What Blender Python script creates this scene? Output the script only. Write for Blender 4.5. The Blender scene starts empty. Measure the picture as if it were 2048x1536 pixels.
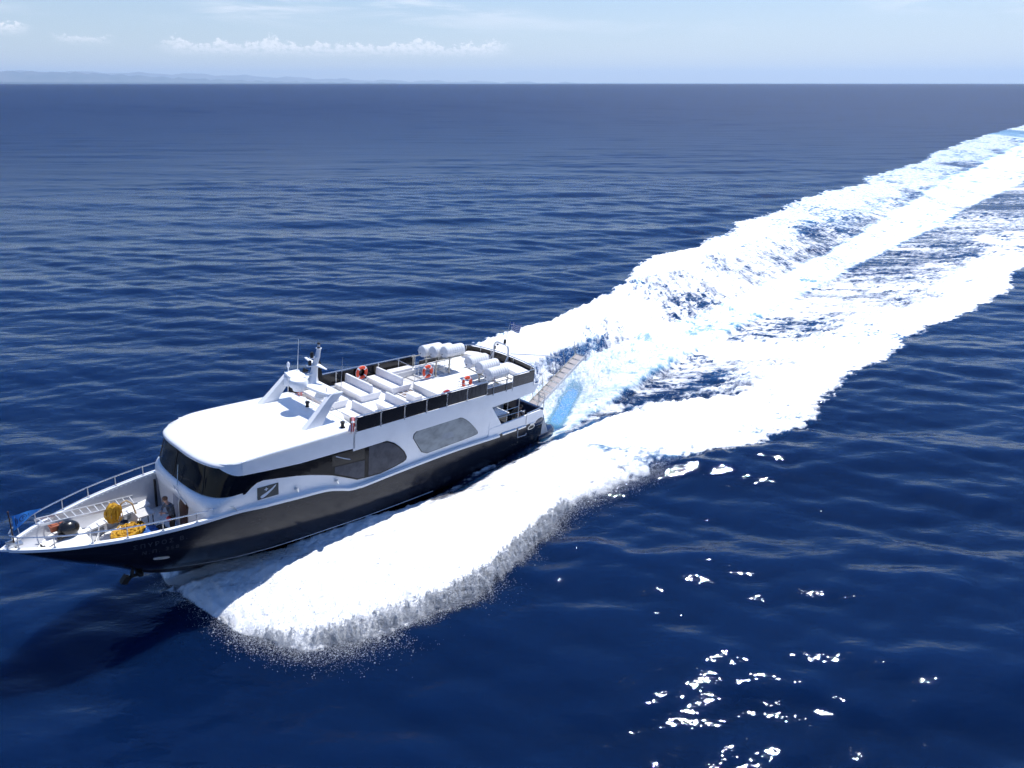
import bpy, bmesh, math, random
import numpy as np
from mathutils import Matrix, Vector

random.seed(7)
rng = np.random.default_rng(11)
R = math.radians
scene = bpy.context.scene
COL = scene.collection

# ------------------------------------------------------------------ camera
cam_data = bpy.data.cameras.new('camera')
cam_data.sensor_width = 36.0
cam_data.lens = 25.0
cam_data.clip_start = 0.5
cam_data.clip_end = 120000
cam = bpy.data.objects.new('camera', cam_data)
COL.objects.link(cam)
cam.location = (0, 0, 21.0)
cam.rotation_euler = (R(90 - 22.945), 0, 0)
scene.camera = cam

# ------------------------------------------------------------------ light
SUN_EL, SUN_AZ = 64.0, 36.0          # azimuth measured from +Y towards +X
world = bpy.data.worlds.new("World")
scene.world = world
world.use_nodes = True
sun_data = bpy.data.lights.new('sun', 'SUN')
sun_data.energy = 4.6
sun_data.angle = R(0.53)
sun_data.color = (1.0, 0.985, 0.965)
sun = bpy.data.objects.new('sun', sun_data)
COL.objects.link(sun)
sd = Vector((math.sin(R(SUN_AZ)) * math.cos(R(SUN_EL)), math.cos(R(SUN_AZ)) * math.cos(R(SUN_EL)), math.sin(R(SUN_EL))))
sun.rotation_euler = sd.to_track_quat('Z', 'Y').to_euler()
sun.location = sd * 200
scene.view_settings.view_transform = 'Standard'
scene.view_settings.look = 'None'
scene.view_settings.exposure = 0.28
scene.view_settings.gamma = 1.0
scene.render.engine = 'CYCLES'
scene.cycles.max_bounces = 6
scene.cycles.diffuse_bounces = 3
scene.cycles.glossy_bounces = 3
scene.cycles.transmission_bounces = 4
scene.cycles.transparent_max_bounces = 6
scene.cycles.volume_bounces = 0
scene.cycles.sample_clamp_indirect = 3.0
scene.cycles.caustics_reflective = False
scene.cycles.caustics_refractive = False
scene.cycles.use_denoising = True
scene.cycles.denoiser = 'OPENIMAGEDENOISE'
scene.cycles.denoising_input_passes = 'RGB_ALBEDO_NORMAL'
scene.cycles.denoising_prefilter = 'FAST'


class NT:
    """tiny node-tree helper"""
    def __init__(self, tree):
        self.t = tree
        self.n = tree.nodes
        self.l = tree.links

    def new(self, kind, **kw):
        nd = self.n.new(kind)
        for k, v in kw.items():
            setattr(nd, k, v)
        return nd

    def link(self, a, b):
        self.l.new(a, b)

    def _set(self, sock, v):
        if isinstance(v, bpy.types.NodeSocket):
            self.l.new(v, sock)
        else:
            sock.default_value = v

    def math(self, op, a, b=None, c=None, clamp=False):
        nd = self.new('ShaderNodeMath', operation=op, use_clamp=clamp)
        for i, v in enumerate((a, b, c)):
            if v is not None:
                self._set(nd.inputs[i], v)
        return nd.outputs[0]

    def smooth(self, v, lo, hi, a=0.0, b=1.0):
        nd = self.new('ShaderNodeMapRange', interpolation_type='SMOOTHSTEP')
        self._set(nd.inputs['Value'], v)
        for k, w in (('From Min', lo), ('From Max', hi), ('To Min', a), ('To Max', b)):
            self._set(nd.inputs[k], w)
        return nd.outputs[0]

    def noise(self, vec, scale, detail=4.0, rough=0.55, dist=0.0, dim='3D'):
        nd = self.new('ShaderNodeTexNoise', noise_dimensions=dim)
        if vec is not None:
            self._set(nd.inputs['Vector'], vec)
        self._set(nd.inputs['Scale'], scale)
        nd.inputs['Detail'].default_value = detail
        nd.inputs['Roughness'].default_value = rough
        nd.inputs['Distortion'].default_value = dist
        return nd.outputs[0]

    def mapping(self, vec, scale=(1, 1, 1), rot=(0, 0, 0), loc=(0, 0, 0)):
        nd = self.new('ShaderNodeMapping')
        self._set(nd.inputs['Vector'], vec)
        nd.inputs['Scale'].default_value = scale
        nd.inputs['Rotation'].default_value = rot
        nd.inputs['Location'].default_value = loc
        return nd.outputs[0]

    def mixc(self, f, a, b):
        nd = self.new('ShaderNodeMix', data_type='RGBA')
        self._set(nd.inputs[0], f)
        self._set(nd.inputs[6], a if isinstance(a, bpy.types.NodeSocket) else (*a, 1.0))
        self._set(nd.inputs[7], b if isinstance(b, bpy.types.NodeSocket) else (*b, 1.0))
        return nd.outputs[2]


# ------------------------------------------------------------------ sky
w = NT(world.node_tree)
w.n.clear()
sky = w.new('ShaderNodeTexSky', sky_type='NISHITA')
sky.sun_disc = False
sky.sun_elevation = R(SUN_EL)
sky.sun_rotation = R(SUN_AZ)
sky.altitude = 20
sky.air_density = 1.0
sky.dust_density = 0.35
sky.ozone_density = 1.6
tc = w.new('ShaderNodeTexCoord')
sep = w.new('ShaderNodeSeparateXYZ')
w.link(tc.outputs['Generated'], sep.inputs[0])
gx, gy, gz = sep.outputs
az = w.math('ARCTAN2', gx, gy)                       # 0 straight ahead, + to the right
el = w.math('ARCSINE', gz)
azel = w.new('ShaderNodeCombineXYZ')
w.link(az, azel.inputs[0]); w.link(el, azel.inputs[1])
v = azel.outputs[0]


def bank(a0, a1, base, amp, soft, seed, strength):
    """a low bank of small cumulus between two azimuths"""
    win = w.math('MULTIPLY', w.smooth(az, R(a0), R(a0 + soft)), w.smooth(az, R(a1 - soft), R(a1), 1.0, 0.0))
    big = w.noise(w.mapping(v, (22, 0.001, 1), loc=(seed, 0, 0)), 1.0, 2.0, 0.5)
    puff = w.noise(w.mapping(v, (150, 210, 1), loc=(seed, 3, 0)), 1.0, 5.0, 0.62)
    top = w.math('ADD', w.math('MULTIPLY', w.math('ADD', big, -0.22), R(amp) * 1.9), R(base))
    top = w.math('ADD', top, w.math('MULTIPLY', w.math('ADD', puff, -0.5), R(1.5)))
    body = w.smooth(w.math('SUBTRACT', top, el), R(0.0), R(0.26))
    low = w.smooth(el, R(base - 0.5), R(base + 0.5))
    wisp = w.smooth(puff, 0.25, 0.62)
    d = w.math('MULTIPLY', w.math('MULTIPLY', body, low), w.math('MULTIPLY', win, wisp))
    return w.math('MULTIPLY', d, strength)


cl = bank(-25, 0.5, 2.0, 1.25, 2.5, 4.1, 0.58)
cl = w.math('MAXIMUM', cl, bank(-35.5, -31, 3.0, 0.9, 1.2, 9.3, 0.7))
cl = w.math('MAXIMUM', cl, bank(-30.5, -26.5, 2.55, 0.5, 1.2, 2.2, 0.6))
cir = w.noise(w.mapping(v, (5, 46, 1), rot=(0, 0, R(-3)), loc=(1.3, 0, 0)), 1.0, 6.0, 0.62, 0.5)
cir2 = w.noise(w.mapping(v, (2.6, 15, 1), loc=(6.7, 2, 0)), 1.0, 3.0, 0.5)
cirm = w.math('MULTIPLY', w.smooth(cir, 0.40, 0.66), w.smooth(cir2, 0.36, 0.60))
cirm = w.math('MULTIPLY', cirm, w.smooth(el, R(2.8), R(5.5), 0.05, 0.95))
cirm = w.math('MULTIPLY', cirm, w.smooth(el, R(7.5), R(12), 1.0, 0.05))
# thin general veil, stronger to the right of the view
veil = w.math('MULTIPLY', w.smooth(az, R(-25), R(38), 0.34, 0.52), w.smooth(el, R(1.5), R(10), 1.0, 0.0))
sc_ = w.new('ShaderNodeVectorMath', operation='MULTIPLY')      # cool tint, deepened higher up to blue the sea's reflections
w.link(sky.outputs[0], sc_.inputs[0])
w.link(w.mixc(w.smooth(el, R(4.5), R(18)), (0.84, 0.92, 1.07), (0.42, 0.76, 1.25)), sc_.inputs[1])
skyc = w.mixc(veil, sc_.outputs[0], (6.9, 7.9, 9.5))
skyc = w.mixc(cirm, skyc, (8.6, 9.1, 10.0))
skyc = w.mixc(cl, skyc, (11.2, 11.1, 11.6))
bg = w.new('ShaderNodeBackground')
w.link(skyc, bg.inputs['Color'])
bg.inputs['Strength'].default_value = 0.095
wo = w.new('ShaderNodeOutputWorld')
w.link(bg.outputs[0], wo.inputs['Surface'])


# ------------------------------------------------------------------ materials
MATS = {}


def mat(name, color, rough=0.5, metal=0.0, var=0.06, scale=3.0, bump=0.0, coat=0.0, ior=1.45, second=None, smudge=0.0, stretch=(1, 1, 1), alpha=None):
    if name in MATS:
        return MATS[name]
    m = bpy.data.materials.new(name)
    m.use_nodes = True
    h = NT(m.node_tree)
    p = h.n['Principled BSDF']
    co = h.new('ShaderNodeTexCoord').outputs['Object']
    mp = h.mapping(co, stretch)
    n = h.noise(mp, scale, 5.0, 0.6)
    c2 = second if second else tuple(max(0.0, c * (1 - var * 3)) for c in color)
    f = h.smooth(n, 0.35, 0.75)
    h.link(h.mixc(f, color, c2), p.inputs['Base Color'])
    r = h.math('ADD', h.math('MULTIPLY', n, 0.12 + smudge), rough - 0.06 - smudge / 2, clamp=True)
    h.link(r, p.inputs['Roughness'])
    p.inputs['Metallic'].default_value = metal
    p.inputs['IOR'].default_value = ior
    p.inputs['Coat Weight'].default_value = coat
    p.inputs['Coat Roughness'].default_value = 0.08
    if alpha is not None:
        p.inputs['Alpha'].default_value = alpha
    if bump:
        b = h.new('ShaderNodeBump')
        b.inputs['Strength'].default_value = bump
        b.inputs['Distance'].default_value = 0.02
        h.link(h.noise(mp, scale * 6, 3.0), b.inputs['Height'])
        h.link(b.outputs[0], p.inputs['Normal'])
    MATS[name] = m
    return m


M_white = mat('white_gelcoat', (0.82, 0.83, 0.84), 0.32, var=0.025, scale=1.2, coat=0.25)
M_deck = mat('white_nonslip_deck', (0.80, 0.80, 0.79), 0.6, var=0.03, scale=2.5, bump=0.08)
M_bench = mat('white_bench_laminate', (0.80, 0.79, 0.80), 0.42, var=0.035, scale=2.2)
M_hull = mat('dark_navy_hull_paint', (0.006, 0.008, 0.016), 0.18, var=0.1, scale=0.7, ior=1.36, second=(0.010, 0.012, 0.020), smudge=0.16, stretch=(0.35, 1, 2.2))
M_bottom = mat('dark_antifouling', (0.012, 0.006, 0.008), 0.45, scale=1.5)
M_glass = mat('tinted_glass', (0.003, 0.004, 0.008), 0.07, var=0.1, scale=0.8, ior=1.27)
M_frame = mat('black_window_frame', (0.010, 0.010, 0.013), 0.35)
M_mesh = mat('grey_screened_pane', (0.30, 0.33, 0.34), 0.4, scale=1.6, second=(0.17, 0.19, 0.20), stretch=(1, 1, 1.6))
M_smoke = mat('smoky_pane', (0.060, 0.066, 0.085), 0.25, scale=2.6, ior=1.3, second=(0.022, 0.026, 0.040))
M_panel = mat('black_wind_panel', (0.006, 0.006, 0.008), 0.22, scale=2.0)
M_panel2 = mat('grey_wind_panel', (0.05, 0.05, 0.06), 0.28, scale=3.0, second=(0.02, 0.02, 0.026), stretch=(1, 1, 2))  # see-through and reflected grey of the panes put into the colour
M_steel = mat('stainless_steel', (0.62, 0.64, 0.66), 0.28, metal=0.85, var=0.08, scale=6)
M_alu = mat('brushed_aluminium', (0.70, 0.71, 0.72), 0.42, metal=0.5, scale=8)
M_black = mat('black_plastic', (0.012, 0.012, 0.013), 0.45)
M_rubber = mat('black_rubber', (0.010, 0.010, 0.011), 0.25, scale=4, coat=0.3)
M_orange = mat('orange_buoy_plastic', (0.72, 0.075, 0.03), 0.5, scale=5)
M_red = mat('faded_red_plastic', (0.45, 0.03, 0.035), 0.5, scale=5)
M_tape = mat('white_reflective_tape', (0.8, 0.8, 0.8), 0.4)
M_raft = mat('white_raft_canister', (0.83, 0.83, 0.82), 0.38, scale=3, var=0.03)
M_raftend = mat('grey_white_canister_end', (0.68, 0.70, 0.73), 0.42, scale=4, second=(0.56, 0.59, 0.63))
M_grime = mat('yellowed_steel_frame', (0.55, 0.53, 0.47), 0.45, metal=0.3, scale=5, second=(0.30, 0.26, 0.18))
M_brown = mat('brown_varnished_wood', (0.050, 0.018, 0.010), 0.35, scale=3, stretch=(1, 1, 6))
M_teak = mat('weathered_grey_boards', (0.50, 0.46, 0.44), 0.65, scale=4, second=(0.40, 0.36, 0.34), stretch=(6, 1, 1))
M_yellow = mat('yellow_rope_fibre', (0.62, 0.36, 0.02), 0.7, scale=14, second=(0.42, 0.20, 0.02), bump=0.4)
M_ropeold = mat('tan_rope_fibre', (0.48, 0.33, 0.16), 0.75, scale=14, bump=0.4)
M_blue = mat('blue_tarpaulin', (0.03, 0.13, 0.42), 0.5, scale=4, second=(0.015, 0.05, 0.2), bump=0.3)
M_pennant = mat('blue_pennant_cloth', (0.035, 0.30, 0.78), 0.7, scale=5, second=(0.02, 0.18, 0.55))
M_dkblue = mat('dark_blue_print', (0.005, 0.03, 0.14), 0.7)
M_flagblue = mat('flag_blue_cloth', (0.03, 0.10, 0.38), 0.75)
M_flagwhite = mat('flag_white_cloth', (0.75, 0.75, 0.78), 0.75)
M_sign = mat('dark_green_grey_sign', (0.028, 0.042, 0.048), 0.4, scale=2)
M_signmark = mat('pale_blue_grey_marking', (0.62, 0.67, 0.74), 0.45)
M_letter = mat('dull_grey_lettering', (0.055, 0.058, 0.07), 0.45)
M_terr = mat('terracotta_plastic', (0.36, 0.10, 0.045), 0.55, scale=4)
M_grey = mat('grey_board', (0.56, 0.55, 0.54), 0.55, scale=3)
M_dark = mat('dark_interior', (0.018, 0.019, 0.022), 0.6)
M_navy = mat('navy_gloss_moulding', (0.012, 0.022, 0.060), 0.16, coat=0.5)
M_skin = mat('skin', (0.48, 0.26, 0.18), 0.55, scale=8)
M_hairbrown = mat('brown_hair', (0.16, 0.075, 0.04), 0.7, scale=30, bump=0.4)
M_hairblack = mat('black_hair', (0.012, 0.010, 0.010), 0.6, scale=30, bump=0.4)
M_jacket = mat('dark_grey_jacket_cloth', (0.055, 0.06, 0.075), 0.8, scale=7, second=(0.16, 0.17, 0.19))
M_olive = mat('olive_brown_jacket_cloth', (0.070, 0.055, 0.045), 0.8, scale=6, second=(0.035, 0.028, 0.022))
M_trouser = mat('dark_trouser_cloth', (0.020, 0.017, 0.016), 0.85, scale=6)
M_navyt = mat('navy_trouser_cloth', (0.012, 0.014, 0.024), 0.85, scale=6)
M_iron = mat('dark_galvanised_iron', (0.012, 0.010, 0.010), 0.6, scale=8, bump=0.3)
M_lens = mat('clear_lamp_lens', (0.55, 0.56, 0.58), 0.15, coat=0.5)
M_hawse = mat('polished_hawse_plate', (0.80, 0.78, 0.72), 0.3, metal=0.3, scale=4, second=(0.5, 0.46, 0.38))

# ------------------------------------------------------------------ boat frame: x forward, y port, z up
th, tr, ro = R(42.3), R(6.1), R(1.5)
f0 = Vector((-math.sin(th), -math.cos(th), 0)); p0 = Vector((math.cos(th), -math.sin(th), 0)); z0 = Vector((0, 0, 1))
FX = f0 * math.cos(tr) + z0 * math.sin(tr)
z1 = -f0 * math.sin(tr) + z0 * math.cos(tr)
PY = p0 * math.cos(ro) - z1 * math.sin(ro)
PZ = FX.cross(PY)
ORG = Vector((-0.22, 42.27, 0.08))
BOAT = Matrix(((FX.x, PY.x, PZ.x, ORG.x), (FX.y, PY.y, PZ.y, ORG.y), (FX.z, PY.z, PZ.z, ORG.z), (0, 0, 0, 1)))


class MB:
    def __init__(self):
        self.v = []
        self.f = []

    def add(self, vs, fs):
        o = len(self.v)
        self.v += [tuple(p) for p in vs]
        self.f += [tuple(i + o for i in q) for q in fs]
        return self

    def box(self, x0, x1, y0, y1, z0, z1, tx=0.0, ty=0.0, bev=0.0):
        """box; tx, ty shrink the bottom on each side; bev cuts the vertical and top edges a little"""
        if bev <= 0:
            vs = [(x0 + tx, y0 + ty, z0), (x1 - tx, y0 + ty, z0), (x1 - tx, y1 - ty, z0), (x0 + tx, y1 - ty, z0),
                  (x0, y0, z1), (x1, y0, z1), (x1, y1, z1), (x0, y1, z1)]
            return self.add(vs, [(3, 2, 1, 0), (4, 5, 6, 7), (0, 1, 5, 4), (1, 2, 6, 5), (2, 3, 7, 6), (3, 0, 4, 7)])

        def ring(xa, xb, ya, yb, z, b):
            return [(xa + b, ya, z), (xb - b, ya, z), (xb, ya + b, z), (xb, yb - b, z), (xb - b, yb, z), (xa + b, yb, z), (xa, yb - b, z), (xa, ya + b, z)]
        rows = [ring(x0 + tx, x1 - tx, y0 + ty, y1 - ty, z0, bev), ring(x0, x1, y0, y1, z1 - bev, bev), ring(x0 + bev, x1 - bev, y0 + bev, y1 - bev, z1, bev * 0.6)]
        return self.loft(rows, True, True, True)

    def loft(self, rows, closed=False, cap0=False, cap1=False):
        n = len(rows[0])
        vs = [p for r in rows for p in r]
        fs = []
        m = n if closed else n - 1
        for i in range(len(rows) - 1):
            for j in range(m):
                a = i * n + j; b = i * n + (j + 1) % n
                fs.append((a, b, b + n, a + n))
        if cap0:
            fs.append(tuple(range(n))[::-1])
        if cap1:
            fs.append(tuple(range((len(rows) - 1) * n, len(rows) * n)))
        return self.add(vs, fs)

    def tube(self, pts, r, n=6, closed=False, cap=True):
        P = [Vector(p) for p in pts]
        k = len(P)
        rs = r if isinstance(r, (list, tuple)) else [r] * k
        rows = []
        prev = None
        for i in range(k):
            if closed:
                d = P[(i + 1) % k] - P[i - 1]
            else:
                d = P[min(i + 1, k - 1)] - P[max(i - 1, 0)]
            d.normalize()
            if prev is None:
                a = d.cross(Vector((0, 0, 1)) if abs(d.z) < 0.9 else Vector((1, 0, 0))).normalized()
            else:
                a = (prev - d * prev.dot(d)).normalized()
            prev = a
            b = d.cross(a)
            rows.append([tuple(P[i] + (a * math.cos(t) + b * math.sin(t)) * rs[i]) for t in [2 * math.pi * j / n for j in range(n)]])
        if closed:
            rows.append(rows[0])
            return self.loft(rows, True)
        return self.loft(rows, True, cap, cap)

    def prism(self, poly, axis, lo, hi):
        """poly in the two other axes; axis 0/1/2 = x/y/z"""
        def mk(a, b, c):
            return (c, a, b) if axis == 0 else (a, c, b) if axis == 1 else (a, b, c)
        n = len(poly)
        vs = [mk(a, b, lo) for a, b in poly] + [mk(a, b, hi) for a, b in poly]
        fs = [tuple(range(n))[::-1], tuple(range(n, 2 * n))] + [(i, (i + 1) % n, (i + 1) % n + n, i + n) for i in range(n)]
        return self.add(vs, fs)

    def lathe(self, prof, c, axis=(0, 0, 1), n=18, cap=True):
        """prof: (radius, height along the axis)"""
        d = Vector(axis).normalized()
        a = d.cross(Vector((0, 0, 1)) if abs(d.z) < 0.9 else Vector((1, 0, 0))).normalized()
        b = d.cross(a)
        c = Vector(c)
        rows = [[tuple(c + d * h + (a * math.cos(t) + b * math.sin(t)) * r) for t in [2 * math.pi * j / n for j in range(n)]] for r, h in prof]
        return self.loft(rows, True, cap, cap)

    def torus(self, c, axis, RR, r, n=28, m=10, a0=0.0, a1=2 * math.pi, flat=1.0):
        d = Vector(axis).normalized()
        a = d.cross(Vector((0, 0, 1)) if abs(d.z) < 0.9 else Vector((1, 0, 0))).normalized()
        b = d.cross(a)
        c = Vector(c)
        full = abs(a1 - a0 - 2 * math.pi) < 1e-6
        rows = []
        for i in range(n + 1):
            t = a0 + (a1 - a0) * i / n
            e = a * math.cos(t) + b * math.sin(t)
            rows.append([tuple(c + e * (RR + r * math.cos(u)) + d * (r * flat * math.sin(u))) for u in [2 * math.pi * j / m for j in range(m)]])
        return self.loft(rows, True, not full, not full)

    def blob(self, c, r, n=10, m=7, jit=0.0):
        c = Vector(c)
        r = r if isinstance(r, (tuple, list)) else (r, r, r)
        rows = []
        for i in range(m + 1):
            ph = math.pi * (0.02 + 0.96 * i / m)
            rows.append([(c.x + r[0] * math.sin(ph) * math.cos(2 * math.pi * j / n) * (1 + random.uniform(-jit, jit)),
                          c.y + r[1] * math.sin(ph) * math.sin(2 * math.pi * j / n) * (1 + random.uniform(-jit, jit)),
                          c.z + r[2] * math.cos(ph)) for j in range(n)])
        return self.loft(rows, True, True, True)


BASE = {}


def base_of(o):
    while o.parent:
        o = o.parent
    return BASE.get(o.name, Vector((0, 0, 0)))


def tag(o, label=None, cat=None, group=None, kind=None):
    if label: o['label'] = label
    if cat: o['category'] = cat
    if group: o['group'] = group
    if kind: o['kind'] = kind
    return o


def to_mesh(name, mb, m, smooth=None, off=Vector((0, 0, 0))):
    me = bpy.data.meshes.new(name)
    me.from_pydata([(p[0] - off.x, p[1] - off.y, p[2] - off.z) for p in mb.v], [], mb.f)
    bm = bmesh.new(); bm.from_mesh(me)
    bmesh.ops.recalc_face_normals(bm, faces=bm.faces)
    if smooth is not None:
        lim = R(smooth)
        for f in bm.faces: f.smooth = True
        for e in bm.edges:
            e.smooth = not (len(e.link_faces) == 2 and e.calc_face_angle(0) > lim)
    bm.to_mesh(me); bm.free()
    me.materials.append(m)
    return me


def thing(name, label, cat, base, group=None, rot=None):
    o = bpy.data.objects.new(name, None)
    o.empty_display_size = 0.3
    COL.objects.link(o)
    BASE[o.name] = Vector(base)
    o.matrix_world = BOAT @ Matrix.Translation(base) @ (rot if rot else Matrix())
    return tag(o, label, cat, group)


def part(name, mb, m, parent, smooth=35, label=None):
    o = bpy.data.objects.new(name, to_mesh(name, mb, m, smooth, base_of(parent)))
    COL.objects.link(o)
    o.parent = parent
    if label: o['label'] = label
    return o


def single(name, mb, m, label, cat, base, group=None, smooth=35):
    base = Vector(base)
    o = bpy.data.objects.new(name, to_mesh(name, mb, m, smooth, base))
    COL.objects.link(o)
    BASE[o.name] = base
    o.matrix_world = BOAT @ Matrix.Translation(base)
    return tag(o, label, cat, group)


def dup(o, parent=None, base=None, rot=None, label=None):
    c = o.copy(); COL.objects.link(c)
    if parent: c.parent = parent
    else:
        BASE[c.name] = Vector(base)
        c.matrix_world = BOAT @ Matrix.Translation(base) @ (rot if rot else Matrix())
    if label: c['label'] = label
    for ch in list(o.children): dup(ch, c)
    return c


def pchip(xs, ys, x):
    xs = np.asarray(xs, float); ys = np.asarray(ys, float); x = np.asarray(x, float)
    h = np.diff(xs); d = np.diff(ys) / h
    m = np.zeros(len(xs))
    for i in range(1, len(xs) - 1):
        if d[i - 1] * d[i] > 0:
            w1 = 2 * h[i] + h[i - 1]; w2 = h[i] + 2 * h[i - 1]
            m[i] = (w1 + w2) / (w1 / d[i - 1] + w2 / d[i])
    m[0], m[-1] = d[0], d[-1]
    x = np.clip(x, xs[0], xs[-1])
    k = np.clip(np.searchsorted(xs, x, side='right') - 1, 0, len(xs) - 2)
    t = (x - xs[k]) / h[k]
    return ((1 + 2 * t) * (1 - t) ** 2 * ys[k] + t * (1 - t) ** 2 * h[k] * m[k] + t * t * (3 - 2 * t) * ys[k + 1] + t * t * (t - 1) * h[k] * m[k + 1])


# hull lines
BX = [0, 1.5, 4, 12, 19, 20.4, 22, 23.44, 24.44, 25.35, 26.3, 27.24, 27.7, 28.06]
BB = [2.74, 2.9, 2.94, 2.94, 2.93, 2.85, 2.69, 2.40, 2.12, 1.76, 1.33, 0.74, 0.38, 0.015]
SX = [0, 1.0, 2.0, 4, 8, 12, 14.3, 14.8, 15.3, 16.1, 17.7, 19, 20.4, 22, 24, 28.06]
SZ = [1.62, 1.56, 1.53, 1.54, 1.62, 1.54, 1.46, 1.50, 1.66, 1.88, 2.02, 2.13, 2.20, 2.16, 2.12, 2.08]
KX = [0, 16, 19, 21, 22.3, 22.8, 23.4, 24.2, 24.9, 25.8, 26.6, 27.39, 28.06]
KZ = [-2.0, -2.15, -2.05, -1.78, -1.43, -1.24, -0.92, -0.38, 0.08, 0.60, 1.11, 1.64, 2.06]
CX = [0, 8, 13, 16, 18, 20, 22, 23.2, 23.9]
CB = [2.60, 2.62, 2.55, 2.40, 2.18, 1.75, 0.98, 0.42, 0.03]
CZ = [-0.72, -0.74, -0.72, -0.68, -0.70, -0.74, -0.76, -0.70, -0.60]
hb = lambda x: float(pchip(BX, BB, x))
sz = lambda x: float(pchip(SX, SZ, x))
kz = lambda x: float(pchip(KX, KZ, x))


def half_section(x):
    b, zs, zk = hb(x), sz(x), kz(x)
    if x < 23.9:
        cb, cz = float(pchip(CX, CB, x)), float(pchip(CX, CZ, x))
        cz = max(cz, zk)
    else:
        cb, cz = 0.012, zk
    k = min(1.0, max(0.0, (x - 14.0) / 9.0))
    qy = cb + (b - cb) * (0.93 - 0.10 * k)
    qz = cz + (zs - cz) * (0.42 + 0.0 * k)
    pts = []
    for i in range(12):
        t = i / 11
        e_ = 2.0 + 0.6 * k
        pts.append((x, b - (b - cb) * t ** e_, zs + (cz - zs) * t))
    return pts, [(x, cb * (1 - t), cz + (zk - cz) * t) for t in (0.0, 0.33, 0.66, 1.0)]


def smooth01(t):
    t = min(1.0, max(0.0, t)); return t * t * (3 - 2 * t)


def surf_y(x, z):
    """hull half breadth at height z"""
    a, _ = half_section(x)
    zs = [p[2] for p in a][::-1]; ys = [p[1] for p in a][::-1]
    return float(np.interp(z, zs, ys))


yacht = thing('motor_yacht', 'long white and navy motor yacht planing across the open blue sea', 'yacht', (0, 0, 0))
xs = sorted(set(list(np.linspace(0, 14, 22)) + list(np.linspace(14, 18, 24)) + list(np.linspace(18, 28.06, 52))))
tops = MB(); bott = MB()
for s in (1, -1):
    ra, rb = [], []
    for x in xs:
        a, b = half_section(x)
        ra.append([(p[0], p[1] * s, p[2]) for p in a]); rb.append([(p[0], p[1] * s, p[2]) for p in b])
    tops.loft(ra); bott.loft(rb)
a, b = half_section(0)
tr_ = [(0, p[1], p[2]) for p in a] + [(0, p[1], p[2]) for p in b[1:]]
tr_ += [(0, -p[1], p[2]) for p in (b[1:-1][::-1] + a[::-1])]
tops.add(tr_, [tuple(range(len(tr_)))])
hull = part('hull', tops, M_hull, yacht, 40)
part('hull_bottom', bott, M_bottom, hull, 40)
# spray rail (the thin pale line along the chine)
for s in (1, -1):
    ch = MB()
    ch.tube([(x, s * (float(pchip(CX, CB, x)) + 0.012), float(pchip(CX, CZ, x)) + 0.03) for x in np.linspace(23.7, 9.0, 60)], 0.022, 5)
    part('spray_rail', ch, M_signmark, hull)


def ribbon(fn_in, fn_out, xs_, th_):
    """closed strip between two side curves with thickness downward"""
    mb = MB(); rows = []
    for x in xs_:
        (yi, zi), (yo, zo) = fn_in(x), fn_out(x)
        rows.append([(x, yi, zi), (x, yo, zo), (x, yo, zo - th_), (x, yi, zi - th_)])
    return mb.loft(rows, True, True, True)


capx = list(np.linspace(14.2, 18, 30)) + list(np.linspace(18.2, 27.9, 50))
for s in (1, -1):
    cap = ribbon(lambda x: (s * max(0.0, hb(x) - 0.17), sz(x) + 0.05), lambda x: (s * (hb(x) + 0.03 + 0.09 * smooth01((20.6 - x) / 1.5)), sz(x) + 0.05), capx, 0.12)
    part('gunwale_cap', cap, M_white, yacht, 30)
    # tip block joins at the bow
    rb = ribbon(lambda x: (s * (hb(x) - 0.06), sz(x) + 0.05), lambda x: (s * (hb(x) + 0.12), sz(x) + 0.02), list(np.linspace(4.3, 14.2, 30)), 0.11)
    part('rub_rail', rb, M_white, yacht, 30)
    for x0_, x1_ in ((2.75, 4.0), (1.85, 2.6), (0.85, 1.45)):
        part('rub_rail', ribbon(lambda x: (s * (hb(x) - 0.02), sz(x) + 0.05), lambda x: (s * (hb(x) + 0.055), sz(x) + 0.0), list(np.linspace(x0_, x1_, 4)), 0.09), M_steel, yacht, 30)
tip = MB().prism([(27.7, 0.38), (28.12, 0.03), (28.12, -0.03), (27.7, -0.38)], 2, 2.05, 2.135)
part('stem_cap', tip, M_white, yacht, 30)

# bulwark inner faces and foredeck
for s in (1, -1):
    mb = MB()
    xb = list(np.linspace(21.3, 27.55, 30))
    mb.loft([[(x, s * max(0.02, min(hb(x) - 0.17, surf_y(x, zz) - 0.07)), zz) for zz in np.linspace(sz(x) - 0.02, max(0.58 if x < 25.2 else 1.5, kz(x) + 0.12), 5)] for x in xb])
    part('bulwark_lining', mb, mat('bulwark_shade_grey', (0.50, 0.51, 0.54), 0.5, var=0.03), yacht, 40)  # white lining drawn grey: its shade is put into the colour
fd = MB()
fd.prism([(x, surf_y(x, .5) - 0.05) for x in np.linspace(20.5, 25.3, 14)] + [(x, -(surf_y(x, .5) - 0.05)) for x in np.linspace(25.3, 20.5, 14)], 2, 0.50, 0.60)
part('foredeck', fd, M_deck, yacht, 30)
fp = MB()
fp.prism([(x, max(0.02, surf_y(x, 1.45) - 0.06)) for x in np.linspace(25.2, 27.0, 12)] + [(x, -max(0.02, surf_y(x, 1.45) - 0.06)) for x in np.linspace(27.0, 25.2, 12)], 2, 1.45, 1.55)
for s_ in (0,):
    fp.prism([(surf_y(25.2, 0.62) - 0.06, 0.6), (surf_y(25.2, 1.45) - 0.06, 1.45), (-surf_y(25.2, 1.45) + 0.06, 1.45), (-surf_y(25.2, 0.62) + 0.06, 0.6)], 0, 25.2, 25.26)
part('anchor_platform', fp, M_deck, yacht, 30)
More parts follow.
